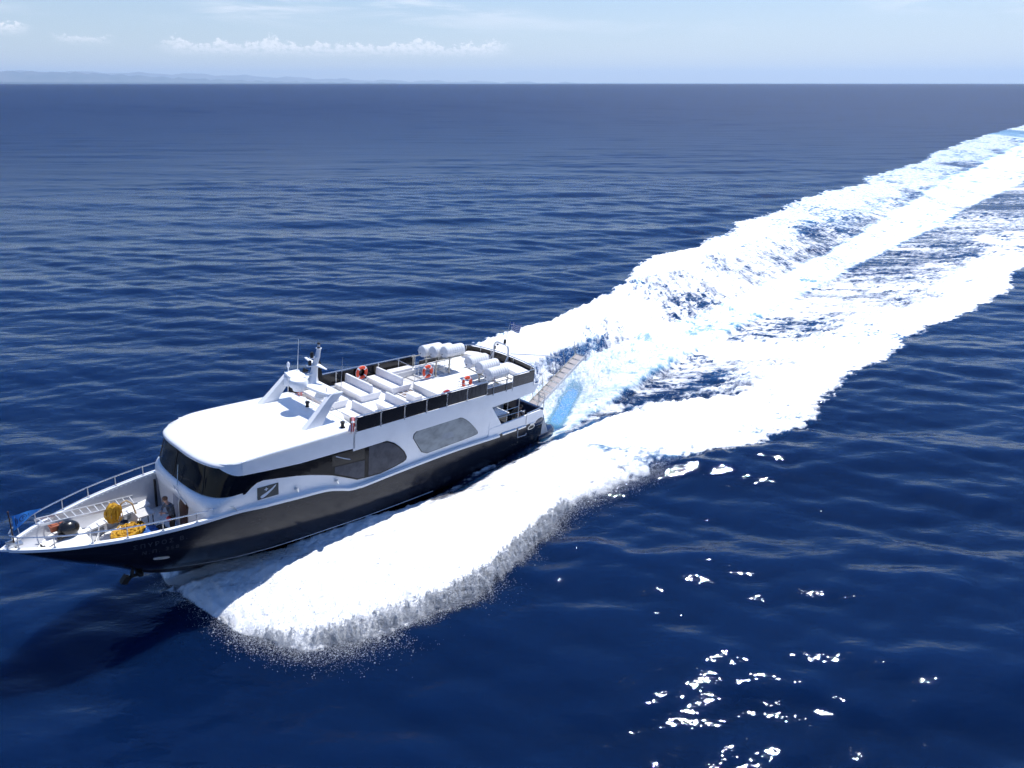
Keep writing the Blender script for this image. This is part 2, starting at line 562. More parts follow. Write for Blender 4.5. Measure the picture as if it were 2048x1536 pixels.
# low bench along the starboard bulwark
sb = MB()
sb.add([(22.05, -2.45, 1.06), (25.2, -1.62, 1.06), (25.2, -1.17, 1.06), (22.05, -1.95, 1.06), (22.05, -2.45, 0.98), (25.2, -1.62, 0.98), (25.2, -1.17, 0.98), (22.05, -1.95, 0.98)],
       [(0, 1, 2, 3), (7, 6, 5, 4), (0, 4, 5, 1), (1, 5, 6, 2), (2, 6, 7, 3), (3, 7, 4, 0)])
for x in (22.3, 23.2, 24.1, 24.95):
    y = -1.97 + (x - 22.05) * 0.25
    sb.box(x - 0.05, x + 0.05, y - 0.12, y - 0.03, 0.6, 0.98)
part('side_bench', sb, M_white, yacht, 30)

# ---------------------------------------------------------------- cabin


def side_w(x, z):
    lo = min(hb(x) - 0.09, 2.86); hi = 2.88 if x > 16.2 else 2.88
    lo = lo if x > 14 else 2.86
    lo = min(lo, surf_y(x, z) - 0.07)
    return lo + (hi - lo) * smooth01((z - 2.2) / 0.6)


def outline(z, xa, xs_, n, x_aft=5.1, wfn=side_w, n_side=26, n_front=36):
    """half outline aft -> front along port, then round to starboard"""
    pts = []
    xsd = np.linspace(x_aft, xs_, n_side)
    for x in xsd: pts.append((x, wfn(x, z), z))
    W = wfn(xs_, z)
    for i in range(1, n_front):
        ang = math.pi / 2 * (1 - 2 * i / n_front)
        sy = math.copysign(abs(math.sin(ang)) ** (2.0 / n), math.sin(ang)); cx = abs(math.cos(ang)) ** (2.0 / n)
        xq = xs_ + (xa - xs_) * cx
        lim = max(0.3, surf_y(xq, z) - 0.07) if z < 2.05 else 9.0
        pts.append((xq, max(-lim, min(lim, W * sy)), z))
    for x in xsd[::-1]: pts.append((x, -wfn(x, z), z))
    return pts


LV = [(0.6, 21.60, 20.6, 5.0), (2.04, 21.62, 20.6, 5.0), (2.10, 21.66, 20.6, 4.8), (2.3, 21.71, 20.6, 4.4), (2.55, 21.76, 20.55, 3.9), (2.75, 21.77, 20.5, 3.5), (2.9, 21.72, 20.45, 3.2), (2.97, 21.66, 20.4, 3.0), (3.0, 21.58, 20.3, 2.8)]
cab = MB()
rows = [outline(*l) for l in LV]
rows += [outline(3.6, 21.40, 20.0, 2.8), outline(4.3, 21.20, 19.5, 2.8)]
cab.loft(rows)
# inner back of the cabin
cab.add([(5.1, 2.86, 0.6), (5.1, -2.86, 0.6), (5.1, -2.88, 4.3), (5.1, 2.88, 4.3)], [(0, 1, 2, 3)])
cabin = part('cabin', cab, M_white, yacht, 38)

# windscreen: dark band round the front, flush glass 25 mm proud
WSX = 20.12


def wrap(z, xa, xs_, n, W=2.905, k=61, x_min=WSX):
    """the wrap-round front outline forward of x_min, port to starboard, evenly spaced"""
    P = [(xs_ + (xa - xs_) * abs(math.cos(a)) ** (2.0 / n), W * math.copysign(abs(math.sin(a)) ** (2.0 / n), math.sin(a))) for a in np.linspace(math.pi / 2, -math.pi / 2, 401)]
    P = [(19.0, W)] + P + [(19.0, -W)]
    Q = []
    for (xa_, ya), (xb, yb) in zip(P[:-1], P[1:]):
        if (xa_ < x_min) != (xb < x_min):
            f = (x_min - xa_) / (xb - xa_); Q.append((x_min, ya + (yb - ya) * f))
        if xb >= x_min: Q.append((xb, yb))
    Q = np.array(Q); d = np.concatenate([[0], np.cumsum(np.hypot(*np.diff(Q, axis=0).T))])
    u = np.linspace(0, d[-1], k)
    return [(float(np.interp(t, d, Q[:, 0])), float(np.interp(t, d, Q[:, 1])), z) for t in u]


WS = ((3.03, 21.665, 20.30, 2.8), (3.3, 21.58, 20.2, 2.8), (3.7, 21.48, 20.0, 2.8), (4.1, 21.38, 19.8, 2.8), (4.40, 21.29, 19.55, 2.8))
wsr = [wrap(*r_) for r_ in WS]
ws = MB(); ws.loft(wsr)
wsp = part('windscreen', ws, M_glass, yacht, 40)
for ph in (-0.62, -0.08, 0.52):
    i = int(len(wsr[0]) * (0.5 - ph * 0.5))
    mu = MB(); mu.tube([(r_[i][0] + 0.012, r_[i][1], r_[i][2]) for r_ in wsr], 0.022, 4)
    part('mullion', mu, M_frame, wsp)
wp = MB(); wp.tube([(21.80, 0.45, 2.90), (21.72, 0.35, 3.2), (21.62, 0.25, 3.75)], [0.025, 0.018, 0.012], 5)
wp.tube([(21.80, 0.6, 2.6), (21.82, 0.5, 2.75), (21.86, 0.3, 2.7), (21.82, 0.15, 2.8), (21.80, 0.7, 2.55)], 0.012, 4)
part('wiper', wp, M_steel, wsp)


def chaikin(poly, k=2, closed=True):
    for _ in range(k):
        q = []
        n = len(poly)
        for i in range(n):
            a, b = poly[i], poly[(i + 1) % n]
            q.append((a[0] * .75 + b[0] * .25, a[1] * .75 + b[1] * .25)); q.append((a[0] * .25 + b[0] * .75, a[1] * .25 + b[1] * .75))
        poly = q
    return poly


def side_pane(poly, s, proud, thick=0.03):
    """flat pane on the cabin side; poly in (x, z)"""
    mb = MB()
    def y_at(x, z): return s * (side_w(min(x, 21.1), max(z, 2.9)) + proud)
    n = len(poly)
    vs = [(x, y_at(x, z), z) for x, z in poly] + [(x, y_at(x, z) - s * thick, z) for x, z in poly]
    fs = [tuple(range(n)), tuple(range(n, 2 * n))[::-1]] + [(i, (i + 1) % n, (i + 1) % n + n, i + n) for i in range(n)]
    return mb.add(vs, fs)


def sub(a, b, k=6):
    return [(a[0] + (b[0] - a[0]) * i / k, a[1] + (b[1] - a[1]) * i / k) for i in range(k)]


glass_bot = [(20.14, 2.99), (20.12, 2.93), (20.02, 2.95), (19.75, 3.16), (19.5, 3.30), (19.2, 3.33), (18.4, 3.19), (17.6, 3.04), (16.9, 2.86), (16.2, 2.64), (15.7, 2.46), (15.0, 2.13), (14.32, 1.80), (13.8, 1.74), (12.9, 1.69), (12.0, 1.80), (11.45, 1.90), (11.27, 1.98), (11.22, 2.12), (11.4, 2.48), (11.7, 2.82), (12.05, 3.12), (12.5, 3.36), (12.95, 3.48), (13.57, 3.54)]
glass_top = [(15.25, 3.57), (17.4, 3.60), (18.83, 3.71), (20.1, 3.84), (20.14, 3.86)]
for s in (1, -1):
    g = part('side_window', side_pane(glass_bot + glass_top, s, 0.022, 0.035), M_glass, yacht, 30)
    # lighter smoky panes at the after end
    pane1 = [(13.65, 1.80), (12.9, 1.76), (12.0, 1.86), (11.5, 1.95), (11.33, 2.03), (11.30, 2.13), (11.47, 2.46), (11.75, 2.78), (12.1, 3.07), (12.5, 3.29), (12.95, 3.41), (13.5, 3.46), (13.65, 3.46)]
    pane2 = [(15.6, 2.52), (14.9, 2.18), (14.3, 1.87), (13.9, 1.82), (13.9, 2.72), (15.6, 2.86)]
    pane3 = [(15.75, 2.93), (13.9, 2.80), (13.9, 3.46), (15.75, 3.49)]
    part('pane', side_pane(pane1, s, 0.030, 0.01), M_smoke, g)
    part('pane', side_pane(pane2, s, 0.030, 0.01), M_smoke, g)
    part('pane', side_pane(pane3, s, 0.030, 0.01), M_panel, g)
    fr = MB()
    yy = s * (2.88 + 0.034)
    fr.tube([(15.55, yy, 3.40), (15.1, yy, 3.17), (14.75, yy, 3.02)], 0.02, 4)
    part('window_stay', fr, M_signmark, g)
    w2 = chaikin([(10.95, 3.2), (10.45, 3.52), (9.3, 3.53), (8.3, 3.53), (7.5, 3.44), (6.95, 3.12), (6.4, 2.6), (5.97, 2.12), (6.15, 2.03), (7.5, 1.98), (9.0, 1.95), (10.1, 1.92), (10.6, 2.65)], 1)
    gw = part('after_window', side_pane(w2, s, 0.014, 0.025), M_frame, yacht, 30)
    cx_, cz_ = 8.5, 2.75
    part('screened_pane', side_pane([(cx_ + (x - cx_) * 0.985, cz_ + (z - cz_) * 0.965) for x, z in w2], s, 0.024, 0.01), M_mesh, gw)
    bl = MB(); yb = s * (2.88 + 0.030)
    bl.add([(8.9, yb, 2.42), (7.9, yb, 2.40), (8.1, yb, 2.75), (8.75, yb, 2.78)], [(0, 1, 2, 3)])
    part('seat_back_shape', bl, mat('pale_grey_seat_back', (0.30, 0.33, 0.36), 0.5), gw, None)  # seat back faintly visible behind the pane, laid on as a flat shape

# cabin side aft: stern opening, overhang fascia and cockpit
for s in (1, -1):
    mb = MB()
    yo, yi = s * 2.88, s * 2.80
    poly = [(5.12, 1.5), (4.05, 1.55), (4.02, 2.1), (5.02, 3.46), (5.12, 3.46)]
    mb.prism(poly, 1, min(yo, yi), max(yo, yi))
    part('quarter_panel', mb, M_white, cabin, 30)
    fa = MB()
    fa.prism([(14.6, 3.4), (14.6, 4.38), (12, 4.36), (8, 4.31), (5, 4.27), (1.5, 4.16), (1.05, 4.1), (1.3, 3.62), (3.0, 3.50), (5.1, 3.45)], 1, min(s * 2.86, s * 2.925), max(s * 2.86, s * 2.925))
    part('deck_fascia', fa, M_white, cabin, 30)
    bw = MB()
    bw.prism([(5.1, 1.5), (5.1, 2.08), (4.0, 2.12), (0.5, 2.24), (0.25, 2.15), (0.12, 1.55)], 1, min(s * 2.80, s * 2.90), max(s * 2.80, s * 2.90))
    part('stern_bulwark', bw, M_white, yacht, 30)
    br = MB()
    br.tube([(2.6, s * 2.86, 2.1), (2.63, s * 2.86, 3.5)], 0.03, 6)
    br.tube([(4.4, s * 2.86, 2.62), (2.0, s * 2.86, 2.55)], 0.018, 5)
    br.tube([(4.3, s * 2.86, 2.95), (2.6, s * 2.86, 2.95)], 0.018, 5)
    br.tube([(1.83, s * 2.92, 1.62), (1.83, s * 2.92, 2.32), (0.5, s * 2.92, 2.42)], 0.028, 6)
    br.tube([(3.49, s * 2.75, 2.1), (3.51, s * 2.75, 3.5)], 0.025, 6)
    part('cockpit_rail', br, M_steel, yacht)
ck = MB()
ck.box(0.1, 5.1, -2.78, 2.78, 0.95, 1.08)
part('cockpit_sole', ck, M_dark, yacht, 30)
tb = MB(); tb.box(0.02, 0.30, -2.78, 2.78, 1.5, 2.22, bev=0.05)
part('transom_bulwark', tb, M_navy, yacht, 30)
ctb = MB(); ctb.box(1.5, 3.2, -0.2, 1.25, 1.68, 1.76, bev=0.03); ctb.box(2.2, 2.5, 0.4, 0.7, 1.08, 1.68)
part('cockpit_table', ctb, M_white, yacht, 30)
lk = MB(); lk.box(0.9, 2.2, -1.4, 0.2, 1.08, 2.0, bev=0.05)
part('cockpit_locker', lk, M_grey, yacht, 30)
# rounded navy quarters, transom wedge, swim platform
for s in (1, -1):
    qb = MB()
    rowsq = []
    for i in range(9):
        t = math.pi * i / 8
        rowsq.append([(x, s * (2.55 + 0.40 * math.sin(t) * k), 1.45 - 0.62 * math.cos(t) * k * 0.8 + 0.05) for x, k in ((1.4, 0.55), (0.9, 0.9), (0.4, 1.0), (0.05, 0.9), (-0.15, 0.5))])
    qb.loft(rowsq)
    part('quarter_moulding', qb, M_navy, yacht, 60)
    wd = MB(); wd.prism([(-0.05, 1.75), (-0.02, 0.0), (-0.85, 0.1), (-0.35, 1.1)], 1, min(s * 2.3, s * 2.72), max(s * 2.3, s * 2.72))
    part('transom_wedge', wd, M_grey, yacht, 30)
    pf = MB(); pf.tube([(0.2, s * 2.35, 0.18), (-0.6, s * 2.35, 0.2), (-1.3, s * 2.3, 0.22), (-1.62, s * 2.2, 0.24), (-1.75, s * 2.1, 0.25)], [0.42, 0.42, 0.40, 0.30, 0.08], 14)
    part('platform_pontoon', pf, M_navy, yacht, 60)
    cl_ = MB(); cl_.tube([(-0.75, s * 2.3, 0.6), (-0.75, s * 2.3, 0.78), (-0.95, s * 2.3, 0.78), (-0.95, s * 2.3, 0.6)], 0.03, 5)
    part('mooring_cleat', cl_, M_steel, yacht)
    cl_ = MB(); cl_.tube([(-1.2, s * 2.2, 0.58), (-1.2, s * 2.2, 0.74), (-1.4, s * 2.15, 0.7)], 0.03, 5)
    part('mooring_cleat', cl_, M_steel, yacht)
    vt = MB(); vt.prism(chaikin([(1.62, 1.12), (0.98, 1.14), (0.92, 1.42), (1.55, 1.42)], 2), 1, min(s * 2.84, s * 2.905), max(s * 2.84, s * 2.905))
    vn = part('engine_vent', vt, M_hawse, yacht, 30)
    vt = MB(); vt.prism(chaikin([(1.52, 1.17), (1.05, 1.19), (1.0, 1.37), (1.47, 1.37)], 2), 1, min(s * 2.85, s * 2.912), max(s * 2.85, s * 2.912))
    part('vent_grille', vt, M_black, vn, 30)
sp = MB(); sp.box(-1.35, 0.05, -2.2, 2.2, 0.12, 0.3, bev=0.05)
part('swim_platform', sp, M_navy, yacht, 30)
sdr = MB(); sdr.tube([(2.55, 2.915, 1.46), (2.5, 2.905, 0.9), (1.72, 2.895, 0.86), (1.68, 2.895, 0.98)], 0.018, 5)
part('boarding_gate', sdr, M_signmark, yacht)
bl_ = MB()
for y in (2.02, 2.48):
    bl_.tube([(-0.28, y, 1.0), (-0.28, y, 3.0)], 0.028, 6)
for z in (1.35, 1.7, 2.05, 2.4, 2.7, 3.0):
    bl_.tube([(-0.28, 2.02, z), (-0.28, 2.48, z)], 0.022, 5)
part('boarding_ladder', bl_, M_steel, yacht)

# ---------------------------------------------------------------- roof


def roof_w(x, z): return 2.925 + 0.05 * smooth01((x - 15.0) / 3.0)


# white cheeks that droop from the brow over the forward corners of the glass
for s in (1, -1):
    lo_, hi_ = [], []
    for i, (zq, xa, xs_, n) in enumerate(()): pass
    tops_ = wrap(4.40, 21.33, 19.6, 2.8, 2.935); bots = wrap(3.86, 21.47, 19.95, 2.8, 2.935)
    if s < 0: tops_, bots = tops_[::-1], bots[::-1]
    rw = []
    for i in range(15):
        f = min(1.0, i / 13.0); f = f * f * (3 - 2 * f)
        a_, b_ = tops_[i], bots[i]
        lowp = tuple(b_[k] + (a_[k] - b_[k]) * f for k in range(3))
        rw.append([a_, tuple((a_[k] + lowp[k]) / 2 for k in range(3)), lowp, (lowp[0] - 0.03, lowp[1] - s * 0.04, lowp[2])])
    ckb = MB(); ckb.loft(rw)
    part('brow_cheek', ckb, M_white, yacht, 40)

ro_rows = []
edge = outline(4.44, 21.54, 19.1, 2.9, 14.5, roof_w, 20, 64)
def droop(x, y):
    return -0.15 * math.exp(-((x - 20.75) / 0.75) ** 2) * smooth01((abs(y) - 1.0) / 1.5) + 0.05 * smooth01((x - 20.8) / 0.6) * (1 - smooth01(abs(y) / 1.8))
under = [(x - 0.10 if x > 20 else x, y * 0.965, 4.36 + droop(x, y)) for x, y, z in edge]
spine = [(min(x, 19.6), 0.0) for x, y, z in edge]
for s_, z_ in ((1.0, 4.43), (1.004, 4.49), (0.995, 4.54), (0.975, 4.585), (0.93, 4.63), (0.8, 4.685), (0.6, 4.725), (0.35, 4.75), (0.0, 4.76)):
    ro_rows.append([(sx + (x - sx) * s_, y * s_, z_ - max(0.0, (x - 18.5)) ** 1.5 * 0.016 * s_ ** 2 + droop(x, y) * s_ ** 3) for (x, y, z), (sx, _) in zip(edge, spine)])
rf = MB(); rf.loft([under] + ro_rows)
roof = part('roof', rf, M_white, yacht, 50)
vis = MB(); vis.loft([under, [(min(x, 19.6), 0.0, 4.34) for x, y, z in under]])
part('visor_soffit', vis, M_white, roof, 40)
st_ = MB(); st_.prism([(-2.9, 4.05), (2.9, 4.05), (2.9, 4.5), (2.0, 4.68), (0, 4.76), (-2.0, 4.68), (-2.9, 4.5)], 0, 14.44, 14.5)
part('roof_step', st_, M_white, roof, 30)
# wedge of white cheek between visor and side glass
for s in (1, -1):
    ck_ = MB()
    yo = s * 2.925
    poly = [(14.5, 3.53), (14.5, 4.42), (18, 4.47), (20.14, 4.46), (20.14, 3.85), (18.83, 3.72), (17.4, 3.605), (15.25, 3.575)]
    ck_.prism(poly, 1, min(yo, s * 2.87), max(yo, s * 2.87))
    part('roof_cheek', ck_, M_white, roof, 30)

# ---------------------------------------------------------------- upper deck
FZ, AZ = 4.10, 4.50
ud = MB()
ud.prism([(14.45, 2.88), (1.6, 2.88), (1.15, 2.4), (0.85, 1.2), (0.8, 0), (0.85, -1.2), (1.15, -2.4), (1.6, -2.88), (14.45, -2.88)], 2, 3.95, FZ)
deck = part('upper_deck', ud, M_deck, yacht, 30)
co = MB()
for s in (1, -1):
    co.prism([(14.45, s * 2.93), (1.5, s * 2.93), (1.5, s * 2.78), (14.45, s * 2.78)], 2, FZ, 4.33)
part('deck_coaming', co, M_white, deck, 30)
ad = MB()
ad.prism([(8.13, 2.76), (1.6, 2.76), (1.15, 2.3), (0.95, 1.2), (0.9, 0), (0.9, -0.57), (8.0, -0.57), (8.13, -0.2)], 2, FZ, AZ)
ad.prism([(4.6, -0.57), (0.9, -0.57), (0.95, -1.2), (1.15, -2.3), (1.6, -2.76), (4.6, -2.76)], 2, FZ, AZ)
ad.box(4.6, 8.1, -2.76, -2.2, FZ, AZ)
ad.box(4.7, 7.9, -0.66, -0.57, FZ, AZ + 0.06)
part('after_deck', ad, M_deck, deck, 30)
sw_ = MB(); sw_.box(5.0, 8.0, -2.18, -0.68, FZ - 0.02, FZ + 0.02)
part('stairwell', sw_, M_grey, deck, None)
ss = MB()
for i in range(4): ss.box(5.2 + i * 0.5, 5.66 + i * 0.5, -2.15, -0.7, FZ + 0.02, FZ + 0.32 - i * 0.08)
part('stair', ss, M_grey, deck, 30)
lo_ = MB(); lo_.prism([(2.3, 2.55), (1.62, 2.68), (1.2, 2.2), (1.02, 1.2), (0.98, 0.35), (1.9, 0.35)], 2, AZ, 4.76)
lo_.prism([(2.3, -2.55), (1.62, -2.68), (1.2, -2.2), (1.02, -1.3), (1.9, -1.3)], 2, AZ, 4.76)
part('stern_lounger', lo_, M_bench, deck, 30)
hg = MB(); hg.box(8.2, 9.25, -0.55, 0.42, FZ, FZ + 0.025)
hgp = part('deck_hatch', hg, mat('brown_hatch_board', (0.22, 0.16, 0.13), 0.7, scale=6, second=(0.45, 0.40, 0.37)), deck, None)
hs = MB()
for y in (-0.55, -0.2, 0.15, 0.42): hs.box(8.2, 9.25, y - 0.025, y + 0.025, FZ + 0.025, FZ + 0.05)
for x in (8.2, 8.55, 8.9, 9.25): hs.box(x - 0.025, x + 0.025, -0.55, 0.42, FZ + 0.052, FZ + 0.07)
part('hatch_grid', hs, M_white, hgp, None)

# benches
BENCH = []
for (x0, x1, xb0, xb1, y0, y1, lab) in (
        (12.45, 13.75, 13.03, 13.15, -2.7, -0.42, None), (10.33, 11.75, 10.90, 11.03, -2.75, -0.40, None), (8.22, 9.63, 8.80, 8.93, -2.75, -0.42, None),
        (12.42, 13.78, 13.00, 13.13, 0.74, 2.72, None), (10.25, 11.68, 10.88, 11.01, 0.72, 2.72, None)):
    b_ = MB(); b_.box(x0, x1, y0, y1, FZ, FZ + 0.42, tx=0.16, ty=0.05, bev=0.025)
    bo = part('bench', b_, M_bench, yacht, 30)
    bb = MB(); bb.box(xb0, xb1, y0 - 0.02, y1 - 0.06, FZ + 0.42, FZ + 0.86, tx=-0.03, bev=0.02)
    part('backrest', bb, M_bench, bo, 30)
    # loose end cushion seam
    sm = MB()
    ye = (y0 + 0.72) if y0 < 0 else (y0 + 0.62)
    sm.box(x0 + 0.02, xb0 - 0.03, ye - 0.006, ye + 0.006, FZ + 0.415, FZ + 0.432); sm.box(xb1 + 0.03, x1 - 0.02, ye - 0.006, ye + 0.006, FZ + 0.415, FZ + 0.432)
    part('seat_seam', sm, M_grey, bo, None)
tbx = MB(); tbx.box(8.92, 9.42, 0.5, 1.32, FZ, FZ + 0.42, tx=0.03, bev=0.03)
part('deck_box', tbx, M_bench, yacht, 30)
lkr = MB(); lkr.box(6.6, 8.2, -2.72, -2.25, AZ, AZ + 0.16, bev=0.02)
part('side_locker', lkr, M_bench, yacht, 30)

# upper deck railing with dark wind panels
PZ0, PZ1 = 4.34, 5.13
for s in (1, -1):
    yr = s * 2.925
    xs_post = [14.46, 13.0, 11.52, 10.07, 8.65, 7.15, 5.6] if s > 0 else [14.46, 13.0, 11.52, 10.07, 8.65, 7.15, 5.9]
    tr_ = MB(); tr_.tube([(x, yr, PZ1) for x in xs_post], 0.028, 6)
    rail = part('upper_railing', tr_, M_steel, yacht)
    for i, x in enumerate(xs_post):
        p_ = MB(); p_.tube([(x, yr, PZ0 - 0.06), (x, yr, PZ1)], 0.026, 6)
        p_.box(x - 0.05, x + 0.05, yr - 0.04, yr + 0.04, PZ0 + 0.08, PZ0 + 0.13); p_.box(x - 0.05, x + 0.05, yr - 0.04, yr + 0.04, PZ1 - 0.14, PZ1 - 0.09)
        part('rail_post', p_, M_steel, rail)
        if i < len(xs_post) - 1:
            q = MB(); a_, b_ = xs_post[i + 1] + 0.035, x - 0.035
            q.box(a_, b_, yr - 0.008, yr + 0.008, PZ0 + 0.02, PZ1 - 0.07)
            grey = (s > 0 and i >= 4)
            part('wind_panel', q, M_panel if not grey else mat('streaked_dark_panel', (0.02, 0.02, 0.024), 0.25, scale=4, second=(0.05, 0.05, 0.058), stretch=(3, 1, 0.6)), rail, None)
    # raft launching gap and stern quarter
    q = MB(); q.box(3.5, 5.55, yr - 0.008, yr + 0.008, 4.28, 4.68)
    part('wind_panel', q, M_panel2, rail, None)
    q = MB(); q.tube([(5.55, yr, 4.70), (3.5, yr, 4.70)], 0.022, 5)
    for x in (5.1, 4.0): q.tube([(x, s * 2.95, 4.2), (x, s * 2.98, 5.36)], 0.024, 5)
    for x in (5.05, 3.95): q.tube([(x, s * 2.93, 4.2), (x, s * 2.86, 4.9)], 0.03, 5)
    part('raft_gate', q, M_steel, rail)
# stern rail: from the port quarter round to starboard
stx = [(3.45, 2.925), (2.4, 2.925), (1.55, 2.92), (1.3, 2.75), (1.12, 2.3), (0.95, 1.4), (0.86, 0.6), (0.82, 0.0), (0.83, -0.7), (0.9, -1.3), (1.05, -2.1), (1.3, -2.75), (1.55, -2.92), (3.45, -2.925)]
tr_ = MB(); tr_.tube([(x, y, PZ1 - 0.02) for x, y in stx], 0.028, 6)
srail = part('stern_railing', tr_, M_steel, yacht)
for i, (x, y) in enumerate(stx):
    if i in (0, 2, 4, 6, 9, 10, 12, 13):
        p_ = MB(); p_.tube([(x, y, 4.1), (x, y, PZ1 - 0.02)], 0.026, 6); part('rail_post', p_, M_steel, srail)
for i in range(len(stx) - 1):
    (xa, ya), (xb, yb) = stx[i], stx[i + 1]
    q = MB(); q.loft([[(xa, ya, 4.14), (xa, ya, PZ1 - 0.10)], [(xb, yb, 4.14), (xb, yb, PZ1 - 0.10)]])
    part('wind_panel', q, M_panel2 if i < 3 else M_panel, srail, None)
# forward thwart rail and stairwell guard rails
fr = MB()
fr.tube([(14.48, -2.4, 4.98), (14.6, 0, 5.05), (14.48, 2.4, 4.98)], 0.02, 5)
for y in (-1.7, -0.55, 0.9): fr.tube([(14.55, y, 4.7), (14.55, y, 5.03)], 0.016, 5)
part('thwart_rail', fr, M_steel, yacht)
gr = MB()
for z in (AZ + 0.88, AZ + 0.55, AZ + 0.28): gr.tube([(7.86, -0.62, z), (5.0, -0.62, z)], 0.018, 5)
for x in (7.86, 7.6, 6.45, 5.6): gr.tube([(x, -0.62, AZ), (x, -0.62, AZ + 0.88)], 0.018, 5)
gr.tube([(7.86, -0.62, AZ + 0.88), (7.98, -0.9, AZ + 0.88), (7.9, -2.2, AZ + 0.88)], 0.018, 5)
gp = MB()
for z in (4.82, 4.6): gp.tube([(6.35, 1.38, z), (3.6, 1.45, z)], 0.016, 5)
for x in (6.35, 5.5, 4.6): gp.tube([(x, 1.38, AZ), (x, 1.38, 4.82)], 0.016, 5)
gp.tube([(6.35, 1.38, 4.82), (6.4, 2.8, 4.82)], 0.016, 5)
part('stairwell_guard_rail', gr, M_steel, yacht)
part('deck_guard_rail', gp, M_steel, yacht)

# raft racks
rk = MB()
for x in (6.3, 5.25):
    rk.tube([(x, -0.58, AZ), (x, -0.58, 5.52)], 0.05, 8); rk.tube([(x, -2.6, AZ - 0.1), (x, -2.6, 5.15)], 0.045, 8)
for x in (5.6, 4.25):
    rk.tube([(x, -2.75, 5.12), (x, -0.45, 5.52)], 0.035, 6)
for y, z in ((-2.7, 5.15), (-1.5, 5.34), (-0.5, 5.5)): rk.tube([(6.35, y, z), (3.9, y, z)], 0.03, 6)
part('raft_rack', rk, M_grime, yacht, 40)
rk = MB()
for x in (4.75, 3.6):
    rk.tube([(x, 0.3, 5.08), (x, 2.95, 4.86)], 0.04, 6)
    rk.tube([(x, 1.45, AZ), (x, 1.45, 5.0)], 0.055, 8)
for y, z in ((0.35, 5.07), (1.5, 4.98), (2.8, 4.88)): rk.tube([(5.0, y, z), (3.3, y, z)], 0.03, 6)
part('raft_rack', rk, M_grime, yacht, 40)
# stern hoop frame
hp = MB()
hp.tube([(0.88, -1.12, 4.45), (0.86, -1.12, 5.45), (0.84, -1.05, 5.62), (0.84, -0.9, 5.70), (0.84, -0.15, 5.70), (0.84, 0.0, 5.64), (0.86, 0.1, 5.45), (0.88, 0.12, 4.45)], 0.065, 8)
hp.tube([(0.88, -1.12, 5.0), (1.05, -1.25, 4.5)], 0.05, 6); hp.tube([(0.88, 0.12, 5.0), (1.15, 0.12, 4.5)], 0.05, 6)
hoop = part('davit_hoop', hp, M_alu, yacht, 40)
hl = MB(); hl.lathe([(0.05, 0), (0.085, 0.03), (0.085, 0.2), (0.06, 0.27), (0.02, 0.28)], (0.86, -0.25, 5.77), n=12)
part('stern_lamp', hl, M_black, hoop)
bk = MB(); bk.box(0.8, 0.9, -1.12, -1.02, 5.2, 5.4); bk.box(0.8, 0.9, -0.9, -0.8, 5.5, 5.6)
part('hoop_fitting', bk, M_black, hoop, None)
# long light strut behind the hoop
bo = MB(); bo.tube([(0.75, 0.2, 5.2), (-1.6, 0.9, 4.9), (-3.2, 1.25, 4.55)], [0.035, 0.03, 0.025], 6)
part('stern_boom', bo, M_alu, yacht)

# ---------------------------------------------------------------- radar arch and mast
for s in (1, -1):
    wg = MB()
    rows = []
    for k, (xf, xa, z, y, t) in enumerate(((16.85, 15.80, 4.64, 1.92, 0.34), (16.4, 15.55, 5.0, 1.9, 0.30), (15.75, 15.1, 5.62, 1.86, 0.26), (15.35, 14.55, 6.0, 1.84, 0.24), (15.22, 14.5, 6.08, 1.84, 0.2))):
        a_, b_ = s * (y - t / 2), s * (y + t / 2)
        rows.append([(xf, a_ * 0.5 + b_ * 0.5, z), (xf - 0.12, b_, z), (xa, b_, z), (xa, a_, z), (xf - 0.12, a_, z)])
    wg.loft(rows, True, True, True)
    if s > 0:
        arch = part('radar_arch', wg, M_white, yacht, 30)
    else:
        part('arch_wing', wg, M_white, arch, 30)
pl = MB()
pl.prism([(14.62, -1.9), (15.28, -1.9), (15.42, -1.3), (15.5, -0.5), (15.5, 0.5), (15.42, 1.3), (15.28, 1.9), (14.62, 1.9)], 2, 5.98, 6.1)
part('arch_plate', pl, M_white, arch, 30)
rd = MB(); rd.lathe([(0.26, -0.34), (0.30, -0.2), (0.42, -0.12), (0.45, 0.0), (0.45, 0.12), (0.40, 0.22), (0.28, 0.27), (0.02, 0.285)], (15.66, 0.0, 6.14), n=28)
part('radar_dome', rd, M_white, arch, 40)
br_ = MB(); br_.box(15.2, 15.75, -0.2, 0.2, 5.82, 5.9)
part('dome_bracket', br_, M_white, arch, None)
sp_ = MB(); sp_.lathe([(0.18, 0), (0.2, 0.1), (0.2, 0.3), (0.13, 0.42), (0.02, 0.45)], (15.3, -1.55, 5.5), n=14)
part('satellite_dome', sp_, M_white, arch, 40)
sp_ = MB(); sp_.lathe([(0.2, 0), (0.25, 0.12), (0.16, 0.3), (0.02, 0.33)], (15.0, 0.75, 5.45), n=14)
part('satellite_dome', sp_, M_white, arch, 40)
ms = MB()
rows = []
for z, xc, lx, ly in ((6.1, 14.95, 0.34, 0.28), (6.3, 14.86, 0.22, 0.2), (6.62, 14.80, 0.17, 0.15), (7.0, 14.74, 0.15, 0.13), (7.35, 14.62, 0.125, 0.11), (7.66, 14.55, 0.10, 0.095), (7.70, 14.55, 0.14, 0.13), (7.73, 14.55, 0.14, 0.13)):
    rows.append([(xc + lx * math.cos(t), ly * math.sin(t), z) for t in [2 * math.pi * j / 12 for j in range(12)]])
ms.loft(rows, True, True, True)
mast = part('mast', ms, M_white, yacht, 40)
sr = MB()
